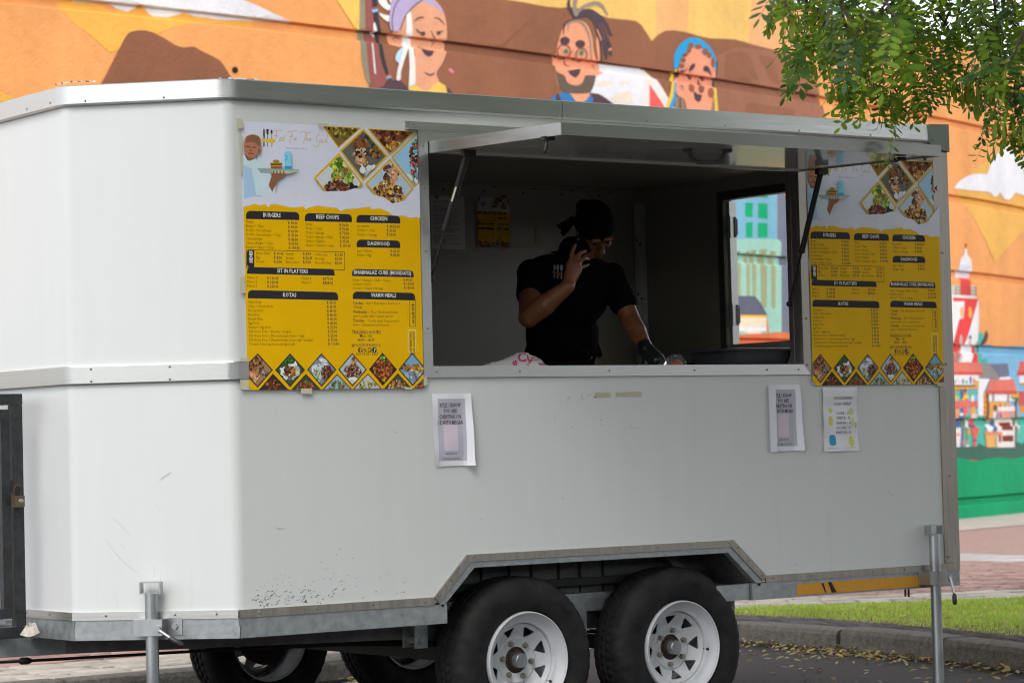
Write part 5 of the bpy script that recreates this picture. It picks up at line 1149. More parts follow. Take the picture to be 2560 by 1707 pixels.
# lower photographs in black diamonds
low = [([(220,1060),(385,1240),(218,1432),(40,1240)], (150,120,84), [(-.1,-.2,.5,.5,MEAT+[(176,120,80)],60,.11),(-.3,.4,.5,.25,[(150,84,50),(196,130,90),(222,190,150)],34,.16),(.45,.2,.2,.2,[(150,150,170),(90,60,60)],14,.1)]),
 ([(572,1060),(735,1238),(572,1428),(410,1240)], (60,84,46), [(0,-.55,.3,.25,[(70,120,50),(40,60,34)],20,.12),(0,.1,.62,.4,WHT,16,.3),(-.05,.1,.42,.34,MEAT+[(150,120,60)],60,.1),(.28,.1,.2,.2,[(226,170,60),(220,120,50),(230,214,150)],24,.1)]),
 ([(913,1058),(1076,1236),(915,1424),(758,1238)], (120,126,140), [(-.1,-.25,.6,.35,WHT,20,.24),(-.3,.3,.35,.4,[(190,206,170),(150,176,120),(220,226,210)],44,.1),(.35,.2,.4,.45,MEAT,70,.1)]),
 ([(1248,1056),(1408,1236),(1250,1420),(1097,1236)], (170,182,196), [(0,.1,.6,.42,MEAT+[(170,110,64)],90,.11),(.1,-.5,.2,.24,[(226,190,130),(150,96,50)],20,.12),(.0,.6,.3,.1,WHT,8,.2)]),
 ([(1577,1052),(1736,1236),(1580,1412),(1430,1234)], (60,40,34), [(0,-.62,.2,.16,[(110,170,50)],10,.14),(0,0,.7,.6,[(170,90,44),(120,60,36),(196,120,60),(60,36,28)],110,.11),(.1,.62,.14,.14,[(226,150,40)],8,.12)]),
 ([(1900,1052),(2060,1236),(1906,1416),(1752,1236)], (120,160,190), [(0,.45,.6,.4,[(150,166,184),(120,136,156)],20,.3),(.3,-.05,.5,.26,FRY,60,.1),(-.5,-.1,.3,.2,[(96,60,40),(190,140,60)],20,.12)])]
tri = [([(385,1280),(570,1470),(540,1560),(220,1560),(230,1460)], MEAT+[(200,110,50)], (60,46,38)), ([(745,1282),(915,1460),(900,1560),(585,1560),(580,1460)], TOM, (70,66,40)), ([(1085,1282),(1255,1460),(1240,1560),(935,1560),(930,1450)], [(120,140,80),(130,84,60),(90,110,60)], (150,170,180)), ([(1420,1278),(1585,1460),(1570,1560),(1265,1560),(1265,1440)], [(190,170,80),(160,130,50),(120,150,60)], (180,180,186)), ([(1745,1276),(1905,1450),(1890,1560),(1600,1560),(1600,1436)], BUN+[(60,50,40),(220,150,40),(200,210,220)], (80,70,50)), ([(2030,1330),(2060,1300),(2060,1560),(1930,1560),(1925,1430)], TOM, (90,80,60)), ([(100,1380),(225,1560),(80,1560),(60,1380)], [(200,90,60),(220,170,80),(190,200,210)], (170,186,196))]
for i, (pts, cols, bgc) in enumerate(tri):
    cx_ = sum(p[0] for p in pts)/5; diamond(pts, q5, bgc, [(0,.0,.6,.5,cols,60,.11)], 60+i, BLK, .006)
for i, (pts, bgc, parts) in enumerate(low): diamond(pts, q5, bgc, parts, 40+i, BLK, .0065)
# the sheet hangs a little off the panel and is not quite flat
def menu3d(X, Zt, W_, H_, base=-.0035, wave=1):
    def f(x, y, z): 
        u, v = x/PW, y/PH
        return (X+u*W_, base-wave*.0022*(math.sin(u*5.1+v*2)+math.sin(v*7.3-u*2)*.6)-z*(1 if W_ > .5 else .4), Zt-v*H_)
    return f
def fine(S):                                          # split the two big grounds so that they follow the waves
    out = []
    for vs, fs, c, z in S.p: out.append((vs, fs, c, z))
    return out
POSTERS = []
for i, (X, Zt, lab) in enumerate(((.0515, 2.418, 'yellow menu poster on the trailer side, left of the serving opening'), (2.862, 2.411, 'shaded yellow menu poster on the trailer side, right of the serving opening'))):
    t = thing('menu_poster', lab, 'poster', (X, 0, Zt), 'menu posters beside the serving opening')
    if i == 0:
        k = S.build(menu3d(X, Zt, PW, PH, wave=0), eps=.00004)
        pm = mesh_of(k, 'menu_sheet', (X,0,Zt), mat=M['print'])
    link('menu_sheet', pm, t)
    for (x0, x1, z0, z1) in (((-.022,.004,-.03,.006),(.33,.38,-.004,.006),(-.012,.0,-.2,-.05),(-.022,.0,-.64,-.58),(-.03,.006,-.955,-.88),(-.03,.004,-1.0,-.962),(.23,.28,-1.016,-.996),(.785,.802,-.99,-.95),(.70,.73,-1.006,-.995)) if i == 0 else ((.66,.72,.003,.035),(.7,.765,.0,.02),(.74,.79,-1.014,-.994),(-.01,.003,-.5,-.45))):
        k = MB(); q = [(x0,z0),(x1,z0),(x1,z1),(x0,z1)]; k.add([(X+x+rng.uniform(-.002,.002),-.0125 if (x0 > 0 and z1 > -.9 and z0 > -.1) or 1 else -.004,Zt+z+rng.uniform(-.002,.002)) for x,z in q], [(0,1,2,3)]); obj('tape_strip', k, M['clear'] if i == 0 else M['tape'], t)

# the notices
def notice(name, lab, X, Zt, W_, H_, S_, fold, grp=None, m='paper'):
    t = thing(name, lab, 'notice', (X,0,Zt), grp)
    def f(x, y, z): return (X+x, -.003-fold(x/W_, y/H_)-z, Zt-y)
    n_ = 14; k = MB(); base = Sheet()
    for a in range(n_):
        for b in range(n_): base.poly([(W_*a/n_,H_*b/n_),(W_*(a+1)/n_,H_*b/n_),(W_*(a+1)/n_,H_*(b+1)/n_),(W_*a/n_,H_*(b+1)/n_)], (232,230,242), step=False)
    kb = base.build(f, alb=1.0); ks = S_.build(f, eps=.0002, alb=.95); kb.add(ks.v, ks.f); kb.c[-len(ks.f):] = ks.c
    obj('sheet', kb, M[m], t, smooth=60); return t
def love(W_, H_, cut_):
    s = Sheet(1)
    G = (190,187,200)
    cell = lambda a, b, c: s.poly([(W_*a/14,H_*b/14),(W_*(a+1)/14,H_*b/14),(W_*(a+1)/14,H_*(b+1)/14),(W_*a/14,H_*(b+1)/14)], c)
    for a in range(2,12):
        for b in range(1,13): cell(a, b, (218,203,216) if 4 <= a < 9 and 6 <= b < 11 else G)
    s.z = 5; cx_ = W_*.5-.006; sx = .62*W_/.18
    for i, b in enumerate(('KYLE, I KNOW','YOU ARE','CHEATING ON','ME WITH MEGAN')): s.text(b, cx_, .053+i*.0225, .0165, (60,32,48), .035, 'CENTER', sx=.66*W_/.18)
    s.text('I HAVE PROOF .', cx_, .238, .0085, (70,50,60), .01, 'CENTER', shear=.2, sx=.75); s.text('PICTURES DON\'T LIE !', cx_, .258, .0085, (70,50,60), .01, 'CENTER', shear=.2, sx=.75); return s
notice('paper_notice', 'creased white notice taped below the left end of the serving opening', .877, 1.396, .183, .282, love(.183,.282,0), lambda u, v: .004+.012*max(0,(.16-u))/.16*(v)+.02*max(0,u-.82)/.18*(.3+v)+.002*math.sin(v*9+u*3), 'white notices with a pink square')
t2 = notice('paper_notice', 'white notice with its left margin folded over, taped below the right end of the opening', 2.607, 1.416, .176, .283, love(.176,.283,1), lambda u, v: .004+.018*max(0,u-.8)/.2*(.4+v)+.0015*math.sin(v*8), 'white notices with a pink square')
k = MB(); k.add([(2.606,-.012,1.416),(2.642,-.016,1.4165),(2.642,-.018,1.131),(2.609,-.012,1.131)], [(0,3,2,1)], tuple(.84*q for q in lin((240,240,246)))); obj('folded_margin', flip(k), M['paper'], t2)
s = Sheet(2); cx_ = .105; GRN = (112,122,90)
for i, b in enumerate(('COOLDRINKS','SOLD HERE!!')): s.text(b, cx_+.01, .052+i*.025, .0125, GRN, .04, 'CENTER', shear=.25)
for i, b in enumerate(('COKE - 15','SPRITE - 15','FANTA - 15','SCORE - 10','SWITCH -10')): s.text(b, cx_+.012, .118+i*.021, .0125, (90,96,86), .03, 'CENTER', sx=.95)
for x, y, rx, ry, c in ((.045,.10,.012,.012,(224,222,120)),(.042,.145,.014,.022,(226,220,100)),(.165,.105,.016,.016,(206,220,150)),(.17,.15,.012,.02,(222,226,170)),(.19,.165,.006,.014,(190,214,140)),(.165,.235,.016,.024,(228,220,110))): s.ell(x, y, rx, ry, c)
s.poly([(.036,.212),(.045,.205),(.062,.205),(.071,.212),(.071,.245),(.062,.252),(.045,.252),(.036,.245)], (60,160,200)); s.ell(.053, .23, .011, .008, (226,214,80))
for y in (.018,.262): s.stroke([(.02,y),(.085,y)], .0012, (150,150,150)); s.stroke([(.12,y),(.185,y)], .0012, (150,150,150))
notice('price_notice', 'damp price notice for cold drinks taped beneath the right menu poster', 2.919, 1.402, .203, .277, s, lambda u, v: .003+.003*math.sin(u*9+v*4)+.003*math.sin(v*14))
# sheets pinned up inside on the back lining
yb_ = WD-ins-.003
def f_in(X, Zt): return lambda x, y, z: (X+x, yb_-z, Zt-y)
t = thing('document_sheet', 'grey typed document fixed to the dark back wall beside the left strut', 'notice', (2.365,yb_,2.435))
s = Sheet(); s.poly([(0,0),(.2,0),(.2,.285),(0,.285)], (214,214,220)); s.ell(.036, .026, .016, .017, (150,120,120)); s.ell(.036, .026, .007, .007, (190,90,70))
rr_ = random.Random(9)
for i in range(34):
    y = .05+i*.0063
    if rr_.random() < .8: s.stroke([(.012,y),(.012+rr_.uniform(.06,.17),y)], .0018, (120,120,126))
for i in range(5): s.stroke([(.1,.01+i*.006),(.18,.01+i*.006)], .0016, (120,120,126))
obj('sheet', s.build(f_in(2.365,2.435)), M['paper'], t)
t = thing('menu_leaflet', 'small yellow menu sheet pinned to the back wall inside the trailer', 'notice', (2.632,yb_,2.433))
def f_leaf(x, y, z): return (2.636+x/PW*.196, yb_-.0004-z, 2.425-y/PH*.262)
k = MB(); k.add([(2.632,yb_,2.433),(2.838,yb_,2.433),(2.838,yb_,2.158),(2.632,yb_,2.158)], [(0,3,2,1)], (.6,.6,.62)); kk = S.build(f_leaf, eps=.00004)
obj('sheet', kk, M['paper'], t); obj('margin', flip(k), M['paper'], t)
t = thing('masking_tape', 'corner of old masking tape stuck on the back wall behind the person', 'tape', (2.93,yb_,2.18))
for x0, x1, z0, z1 in ((2.84,3.025,2.17,2.185),(2.995,3.025,2.186,2.265)): k = MB(); k.box(x0,x1,yb_-.001,yb_,z0,z1); obj('tape_strip', k, M['tape'], t)
k = MB(); k.add([(2.99,yb_-.001,2.345),(3.005,yb_-.001,2.33),(3.012,yb_-.002,2.265),(2.998,yb_-.001,2.265)], [(0,1,2,3)]); obj('tape_strip', flip(k), M['tape'], t)
# ---------------------------------------------------------------- the person at the counter
def remesh(mb, name, vox, it=6, m=None, loc=(0,0,0), flip_=False):
    me = mesh_of(mb, name+'_src'); bm_ = bmesh.new(); bm_.from_mesh(me); bmesh.ops.recalc_face_normals(bm_, faces=bm_.faces); bm_.to_mesh(me); bm_.free()
    o = bpy.data.objects.new(name+'_src', me); COL.objects.link(o)
    r = o.modifiers.new('r', 'REMESH'); r.mode = 'VOXEL'; r.voxel_size = vox
    if it: sm = o.modifiers.new('s', 'SMOOTH'); sm.iterations = it; sm.factor = .5
    dg = bpy.context.evaluated_depsgraph_get(); out = bpy.data.meshes.new_from_object(o.evaluated_get(dg)); bpy.data.objects.remove(o); bpy.data.meshes.remove(me)
    out.name = name; out.transform(Matrix.Translation(-Vector(loc))); out.shade_smooth(); out.materials.clear()
    if m: out.materials.append(m)
    return out
def cap(mb, p0, p1, r0, r1, n=14):                   # tapered limb with round ends
    p0, p1 = Vector(p0), Vector(p1); d = (p1-p0).normalized(); pts = []; rs = []
    for k in range(5): a = math.pi/2*(1-k/5); pts.append(p0-d*r0*math.sin(a)); rs.append(max(1e-4, r0*math.cos(a)))
    for k in range(1, 6): a = math.pi/2*k/5; pts.append(p1+d*r1*math.sin(a)); rs.append(max(1e-4, r1*math.cos(a)))
    mb.tube(pts, rs, n)
def ball(mb, c, ax, r, n=16):                         # ellipsoid with axes ax (3 unit vectors) and radii r
    o = len(mb.v); mb.sphere((0,0,0), 1, n); X, Y, Zz = ax; c = Vector(c)
    mb.v[o:] = [tuple(c+X*(v[0]*r[0])+Y*(v[1]*r[1])+Zz*(v[2]*r[2])) for v in mb.v[o:]]
LX = Vector((.90,-.42,0)).normalized(); FW = Vector((-.42,-.90,0)).normalized(); UP = Vector((0,0,1)); BA = (LX, FW, UP)
hip = Vector((2.19,.90,1.50)); wst = Vector((2.18,.87,1.64)); chs = Vector((2.165,.81,1.86)); nk = Vector((2.175,.77,2.02))
sR = Vector((2.005,.85,1.935)); sL = Vector((2.345,.71,1.915))
eR = ony(1322,793,.60); wR = ony(1420,716,.44); eL = ony(1577,800,.60); wL = ony(1616,874,.42)
hc = Vector((2.247,.70,2.128))                         # head centre, bowed towards the counter
hf = (RGT*.30-FWD*.55+Vector((0,0,-.78))).normalized(); hr = (LX*.85+hf.cross(UP)*-.3); hr = (RGT*.92+FWD*.2); hr = (hr-hf*hr.dot(hf)).normalized(); hu = hr.cross(hf)
if hu.z < 0: hu = -hu
HB = (hr, hf, hu)
def H(x, y, z): x, y, z = float(x), float(y), float(z); return hc+hr*x+hf*y+hu*z
LH = Vector((2.18,.88,.62))
P = thing('person', 'person in a black t-shirt and black bandana talking on a phone inside the trailer', 'person', LH)
b = MB()
ball(b, hip, BA, (.155,.115,.12)); ball(b, wst, BA, (.14,.105,.14)); ball(b, chs, BA, (.175,.12,.17)); ball(b, chs+UP*.09, BA, (.18,.1,.09))
cap(b, nk-UP*.06, hc-UP*.05-hf*.02, .058, .056)
for s_, q in ((sR, -1), (sL, 1)): ball(b, s_, BA, (.06,.06,.062)); cap(b, nk-UP*.045, s_, .05, .05)
cap(b, sR, eR, .058, .046); cap(b, eR, eR.lerp(wR,.38), .046, .051); cap(b, eR.lerp(wR,.34), wR, .051, .031); ball(b, sR.lerp(eR,.45), BA, (.06,.06,.062)); ball(b, eR, BA, (.04,.04,.04))
cap(b, sL, eL, .056, .045); cap(b, eL, eL.lerp(wL,.35), .044, .047); cap(b, eL.lerp(wL,.3), wL, .047, .03); ball(b, sL.lerp(eL,.45), BA, (.057,.057,.06))
# head
ball(b, H(0,-.012,.012), HB, (.074,.094,.092)); ball(b, H(0,.028,-.045), HB, (.058,.058,.066)); ball(b, H(0,.05,-.088), HB, (.032,.03,.026))
for s_ in (-1,1):
    ball(b, H(.034*s_,.068,-.028), HB, (.024,.02,.022)); ball(b, H(.072*s_,-.008,-.018), HB, (.012,.022,.032)); ball(b, H(.03*s_,.082,.018), HB, (.026,.013,.010))
ball(b, H(0,.096,-.022), HB, (.0125,.017,.028)); ball(b, H(0,.108,-.036), HB, (.017,.014,.012)); ball(b, H(0,.088,-.066), HB, (.024,.014,.008)); ball(b, H(0,.084,-.078), HB, (.021,.014,.008))
# legs down to the floor
for s_ in (-1,1):
    h0 = hip+LX*.085*s_-UP*.04; kn = h0+UP*-.43+FW*.01; an_ = Vector((h0.x+.01*s_,h0.y+.02,.70)); cap(b, h0, kn, .088, .058); cap(b, kn, an_, .058, .038); cap(b, an_-UP*.03, an_-UP*.035+FW*.16, .036, .03)
# phone hand: palm, fingers and thumb
toC = -FWD
def pj(u, v, y): return ony(u, v, y)
pB = wR; kI, kM, kR, kP = pj(1427,648,.455), pj(1437,650,.445), pj(1446,656,.44), pj(1451,668,.437)
palm = (pB+kI+kM+kR+kP)/5
cap(b, pB, pB.lerp(kI,.8), .027, .019); cap(b, pB, pB.lerp(kM,.85), .027, .018); cap(b, pB, pB.lerp(kR,.85), .026, .017); cap(b, pB, pB.lerp(kP,.85), .025, .016)
FING = [(kI, pj(1431,628,.47), pj(1438,612,.485)), (kM, pj(1451,632,.465), pj(1464,628,.485)), (kR, pj(1461,646,.455), pj(1471,648,.478)), (kP, pj(1463,665,.455), pj(1471,661,.472))]
for (a, m_, t_), r in zip(FING, (.0098,.0098,.0094,.0085)): cap(b, a, m_, r*1.12, r, 10); cap(b, m_, t_, r, r*.82, 10)
th0 = pB.lerp(kI,.35)+FWD*.014-RGT*.006; cap(b, th0, pj(1424,655,.50), .015, .0115, 10); cap(b, pj(1424,655,.50), pj(1434,640,.515), .0115, .0095, 10)
# working hand (inside the glove)
gB = wL; gk = pj(1641,900,.36); hv = (gk-gB).normalized(); gx = hv.cross(toC).normalized()
def glove_hand(mb, infl):
    cap(mb, gB, gk, .027+infl, .027+infl); cap(mb, gB+gx*.014, gk+gx*.018, .02+infl, .018+infl); cap(mb, gB-gx*.012, gk-gx*.016, .02+infl, .018+infl)
    for i, (o, l) in enumerate(((.026,.036),(.009,.042),(-.009,.038),(-.024,.03))):
        a = gk+gx*o; m_ = a+hv*l*.8+Vector((0,0,-.012)); t_ = m_+hv*l*.35+Vector((0,0,-.026)); cap(mb, a, m_, .0105+infl, .0095+infl, 10); cap(mb, m_, t_, .0095+infl, .0085+infl, 10)
    a = gB.lerp(gk,.35)+gx*.02; m_ = a+gx*.028+hv*.025; cap(mb, a, m_, .014+infl, .012+infl, 10); cap(mb, m_, m_+hv*.034+Vector((0,0,-.018)), .011+infl, .009+infl, 10)
glove_hand(b, 0)
body = link('body', remesh(b, 'body', .0048, 5, M['skin'], LH), P)
# t-shirt
k = MB(); e = .016
ball(k, hip+UP*.10, BA, (.155+e*.3,.115+e*.4,.06)); ball(k, wst+UP*.03, BA, (.152+e,.112+e,.16)); ball(k, chs, BA, (.182+e,.125+e,.185)); ball(k, chs+UP*.085, BA, (.185+e,.102+e,.09)); cap(k, nk-UP*.08, nk+UP*.015+hf*.0, .085, .066)
for s_, e_, f in ((sR, eR, .44), (sL, eL, .56)): ball(k, s_, BA, (.068,.068,.068)); cap(k, nk-UP*.06, s_, .064, .062); cap(k, s_, s_.lerp(e_,f), .066, .066)
for i in range(14):                                   # loose folds at the waist
    a = rng.uniform(-1.2,1.2); c = wst+LX*.15*math.sin(a)+FW*(.115*math.cos(a))+UP*rng.uniform(-.08,.10); d = LX*math.cos(a)*rng.uniform(.03,.06)-FW*math.sin(a)*.04+UP*rng.uniform(-.02,.03); cap(k, c-d, c+d, .012, .006, 8)
for s_ in (-1,1): cap(k, wst+LX*.152*s_+UP*-.01, wst+LX*.165*s_+UP*-.06, .012, .016, 8)
shirt = link('t_shirt', remesh(k, 't_shirt', .0055, 3, M['shirt'], LH), P)
k = MB(); ball(k, hip, BA, (.168,.126,.115)); ball(k, hip+UP*-.05, BA, (.165,.125,.12))
for s_ in (-1,1):
    h0 = hip+LX*.085*s_-UP*.04; kn = h0+UP*-.43+FW*.01; an_ = Vector((h0.x+.01*s_,h0.y+.02,.70)); cap(k, h0, kn, .098, .07); cap(k, kn, an_, .07, .055)
link('trousers', remesh(k, 'trousers', .008, 3, M['trousers'], LH), P)
k = MB()
for s_ in (-1,1): h0 = hip+LX*.085*s_-UP*.04; an_ = Vector((h0.x+.01*s_,h0.y+.02,.70)); cap(k, an_-UP*.035-FW*.03, an_-UP*.04+FW*.17, .044, .038)
link('shoes', remesh(k, 'shoes', .008, 3, M['trousers'], LH), P)
# bandana with the knot and tails at the nape
k = MB(); ball(k, H(0,-.018,.022), HB, (.088,.105,.102)); ball(k, H(-.045,-.06,.085), HB, (.04,.04,.03)); cut_ = None
bm_ = remesh(k, 'bandana', .005, 4, M['shirt'], LH)
bmx = bmesh.new(); bmx.from_mesh(bm_); pl = H(0,.055,.004)-LH
bmesh.ops.bisect_plane(bmx, geom=bmx.verts[:]+bmx.edges[:]+bmx.faces[:], plane_co=pl, plane_no=(hu*1+hf*-.30).normalized(), clear_inner=True); bmesh.ops.holes_fill(bmx, edges=[e_ for e_ in bmx.edges if e_.is_boundary])
bmx.to_mesh(bm_); bmx.free(); bm_.shade_smooth(); bm_.set_sharp_from_angle(angle=R_(50)); band = link('bandana', bm_, P)
k = MB()
for z_, r_k in ((.03,.011),(.05,.007)): 
    ring = [H(.084*math.sin(a)*1.0, -.018+.1*math.cos(a), .004+z_*.2+.03*math.cos(a)) for a in np.linspace(0,2*math.pi,21)]; k.tube(ring, r_k*.45, 6, False)
kn0 = H(-.055,-.105,-.01); tail = [ony(1425,556,.80), ony(1412,560,.82), ony(1400,567,.83)]
ball(k, ony(1430,552,.79), BA, (.018,.018,.02)); obj('band_edge', k, M['shirt'], band, smooth=60)
k = MB()
def ribbon(mb, pts, w0, w1, th=.004):
    pts = [Vector(p) for p in pts]
    for i in range(len(pts)-1):
        f0, f1 = i/(len(pts)-1), (i+1)/(len(pts)-1); d = (pts[i+1]-pts[i]).normalized(); s_ = d.cross(-FWD).normalized()
        a, c = pts[i], pts[i+1]; wa, wb_ = w0+(w1-w0)*f0, w0+(w1-w0)*f1
        mb.add([a+s_*wa, c+s_*wb_, c-s_*wb_, a-s_*wa]+[p+FWD*th for p in (a+s_*wa, c+s_*wb_, c-s_*wb_, a-s_*wa)], [(3,2,1,0),(4,5,6,7),(0,1,5,4),(2,3,7,6),(1,2,6,5),(3,0,4,7)])
ribbon(k, [ony(1432,549,.79), ony(1418,556,.80), ony(1405,566,.82), ony(1399,572,.82)], .010, .021); ribbon(k, [ony(1432,552,.79), ony(1424,566,.81), ony(1412,580,.82), ony(1404,586,.83)], .008, .013); obj('bandana_tail', k, M['shirt'], band)
k = MB(); glove_hand(k, .0035); cap(k, gB.lerp(eL,.10), gB, .036, .033); gl_ = link('glove', remesh(k, 'glove', .0038, 2, M['glove'], LH), P)
k = MB()
for s_ in (-1,1): ball(k, H(.031*s_,.083,-.003), HB, (.009,.007,.004))
obj('eye', k, mat('eye', (.03,.018,.014), .8, spec=.05), P, smooth=60)
# chest print: knife, fork, spoon and a ribbon
bvh = BVHTree.FromPolygons([v.co+LH for v in shirt.data.vertices], [tuple(p.vertices) for p in shirt.data.polygons])
def onshirt(u, v):
    o = Vector(CAM); d = pix(u, v).normalized(); h = bvh.ray_cast(o, d); return (h[0] if h[0] else o+d*11.9)-d*.003
def drape(mb, pts, c, off=0):
    vs, tr = cdt(pts); mb.add([onshirt(p.x, p.y)-FWD*off for p in vs], tr, tuple(.8*q for q in lin(c)))
k = MB(); zx = lambda x, y: (1250+x/3.4085, 470+y/3.4085); GY = (150,165,185)
drape(k, [zx(*p) for p in ((456,655),(464,650),(474,668),(474,700),(464,702),(470,745),(470,762),(462,770),(456,762),(458,720))], GY)
drape(k, [zx(*p) for p in ((481,655),(486,655),(488,678),(490,655),(494,655),(495,678),(498,655),(503,656),(502,690),(496,700),(499,765),(492,774),(484,766),(489,700),(483,690))], GY)
drape(k, [zx(*p) for p in ((510,680),(515,658),(526,654),(537,662),(539,682),(532,700),(527,706),(530,770),(523,778),(517,770),(521,706),(514,698))], GY)
drape(k, [zx(*p) for p in ((443,706),(470,714),(500,722),(536,732),(538,744),(530,752),(500,742),(470,728),(446,724))], (150,90,40), .002)
obj('chest_print', k, M['paper'], shirt)
k = MB(); drape(k, [(1500.5,893),(1505,893),(1507,912),(1500,912)], (120,90,40)); obj('pocket_print', k, M['paper'], P)
# phone
ph0, ph1 = ony(1437,596,.62), ony(1461,636,.50); ax_ = (ph1-ph0).normalized(); sx_ = ax_.cross(FWD).normalized(); nz_ = sx_.cross(ax_).normalized(); pc = (ph0+ph1)/2+FWD*.012
ph = thing('phone', 'black mobile phone held to the ear of the person at the counter', 'phone', pc)
k = MB(); k.obox(pc, ax_*.072, sx_*.036, nz_*.0045); obj('phone_body', k, M['phone'], ph)
k = MB(); q = pc-ax_*.045+sx_*.012; k.tube([q-nz_*.0045,q-nz_*.0065],.006,10) if nz_.dot(FWD) > 0 else k.tube([q+nz_*.0045,q+nz_*.0065],.006,10); obj('camera_lens', k, M['zinc'], ph)
# wrapped food, gloved hand's tomato, tub
bgx0, bgx1, bz = 1.22, 1.615, 1.479
wr = thing('wrapped_food', 'white printed wrapper with pink lettering around food lying on the counter', 'wrapper', (1.42,.28,bz))
k = MB(); NX, NY = 30, 16; rb = random.Random(12); hh = {}
for i in range(NX+1):
    for j in range(NY+1):
        u, v = i/NX, j/NY; sh = np.interp(u, [0,.25,.45,.6,.78,.9,1], [.004,.032,.05,.062,.092,.07,.012])*math.sin(math.pi*min(max(v,.02),.98))**.6; hh[i,j] = max(0, sh+rb.uniform(-.004,.004))
k.add([(bgx0+(bgx1-bgx0)*i/NX+rb.uniform(-.004,.004), .16+.26*j/NY, bz+hh[i,j]) for i in range(NX+1) for j in range(NY+1)], [(i*(NY+1)+j,(i+1)*(NY+1)+j,(i+1)*(NY+1)+j+1,i*(NY+1)+j+1) for i in range(NX) for j in range(NY)], (.68,.68,.70))
wrap = obj('wrapper', k, M['wrap'], wr, smooth=22)
bv2 = BVHTree.FromPolygons([Vector(v) for v in k.v], k.f)
def onwrap(u, v, off=.005):
    d = pix(u, v).normalized(); h = bv2.ray_cast(Vector(CAM), d); return (h[0]-d*off) if h[0] else None
k = MB()
def wtext(body, u, v, size, rot, c, bold=.03):
    vs, fs = text_mesh(body, size, bold*size); ca, sa = math.cos(rot), math.sin(rot); P_ = [onwrap(u+x*ca+y*sa, v+x*sa-y*ca) for x, y, _ in vs]
    ff = [f for f in fs if all(P_[i] is not None for i in f)]; k.add([p or (bgx0,.3,bz) for p in P_], ff, lin(c))
PK = (196,60,110); wtext('#', 1284, 914, 19, -.35, PK, .04); wtext('Cur', 1295, 905, 32, -.12, PK, .03); wtext('S MORE', 1320, 915, 8.5, -.9, PK); wtext('WITH A', 1338, 902, 6, -.12, PK); wtext('THAT D', 1346, 913, 8.5, -.05, PK)
for u, v in ((1326,892),(1333,890),(1340,891)):
    P_ = [onwrap(u+4*math.cos(a), v+2.2*math.sin(a)) for a in np.linspace(0,6.28,8,False)]
    if all(P_): k.add(P_, [tuple(range(8))], lin((226,196,90)))
obj('wrapper_print', k, M['paper'], wrap)
tb = thing('tub', 'dark grey plastic tub with a wide rim on the counter below the door opening', 'tub', (2.66,.24,1.479))
k = MB(); rim = lambda x, y, z: (2.675+x, .24+y, z)
def rr_box(hx, hy, z, r=.05, n=6):
    o = []
    for cx_, cy_, a0 in ((hx-r,hy-r,0),(-hx+r,hy-r,90),(-hx+r,-hy+r,180),(hx-r,-hy+r,270)):
        for i in range(n+1): a = R_(a0+90*i/n); o.append(rim(cx_+r*math.cos(a), cy_+r*math.sin(a), z))
    return o
lv = [(.19,.12,1.480),(.215,.14,1.55),(.228,.15,1.577),(.258,.178,1.578),(.262,.182,1.574),(.26,.18,1.571),(.262,.181,1.584),(.256,.176,1.586),(.226,.148,1.584),(.212,.136,1.55),(.188,.116,1.486)]
lv = [(.165,.12,1.480),(.195,.148,1.568),(.222,.178,1.566),(.225,.181,1.575),(.219,.174,1.577),(.191,.144,1.575),(.161,.116,1.486)]
rows = [rr_box(*q) for q in lv]; m_ = len(rows[0]); k.add([p for r in rows for p in r], [(j*m_+i, j*m_+(i+1)%m_, (j+1)*m_+(i+1)%m_, (j+1)*m_+i) for j in range(len(rows)-1) for i in range(m_)]+[tuple(range(m_))[::-1], tuple((len(rows)-1)*m_+i for i in range(m_))])
obj('tub_body', k, M['tub'], tb, smooth=40)
tm = thing('tomato', 'red tomato in a clear bag beside the gloved hand on the counter', 'tomato', (2.29,.22,1.479))
k = MB(); k.sphere((2.29,.22,1.505),(.03,.03,.026),14); obj('flesh', k, M['tomato'], tm, smooth=60)
k = MB(); k.sphere((2.288,.222,1.515),(.048,.045,.037),12); k.v = [(x+rng.uniform(-.006,.006), y+rng.uniform(-.006,.006), max(1.480, z+rng.uniform(-.006,.008))) for x, y, z in k.v]; obj('clear_bag', k, M['baghaze'], tm)
# padlock and the pale lump by the cage
pl_ = thing('padlock', 'worn brass padlock hanging on the black gas bottle cage', 'padlock', (-.582,.625,1.02))
k = MB(); k.box(-.602,-.558,.612,.634,1.005,1.048); obj('lock_body', k, M['brass'], pl_)
k = MB(); k.tube([(-.596,.623,1.046),(-.596,.623,1.07),(-.590,.623,1.082),(-.574,.623,1.082),(-.568,.623,1.07),(-.568,.623,1.046)],.0042,8); obj('shackle', k, M['rust'], pl_, smooth=50)
k = MB(); k.sphere((-.573,.6115,1.028),(.011,.0015,.008),10); obj('stamp', k, M['zinc'], pl_)
k = MB(); k.sphere((-.562,.575,.541),(.036,.03,.03),9); k.v = [(x+rng.uniform(-.009,.009), y+rng.uniform(-.009,.009), z+rng.uniform(-.009,.009)) for x, y, z in k.v]
o = obj('putty_lump', k, M['putty']); tag(o, 'pale crumbly lump lying on the beam at the foot of the black cage', 'lump')
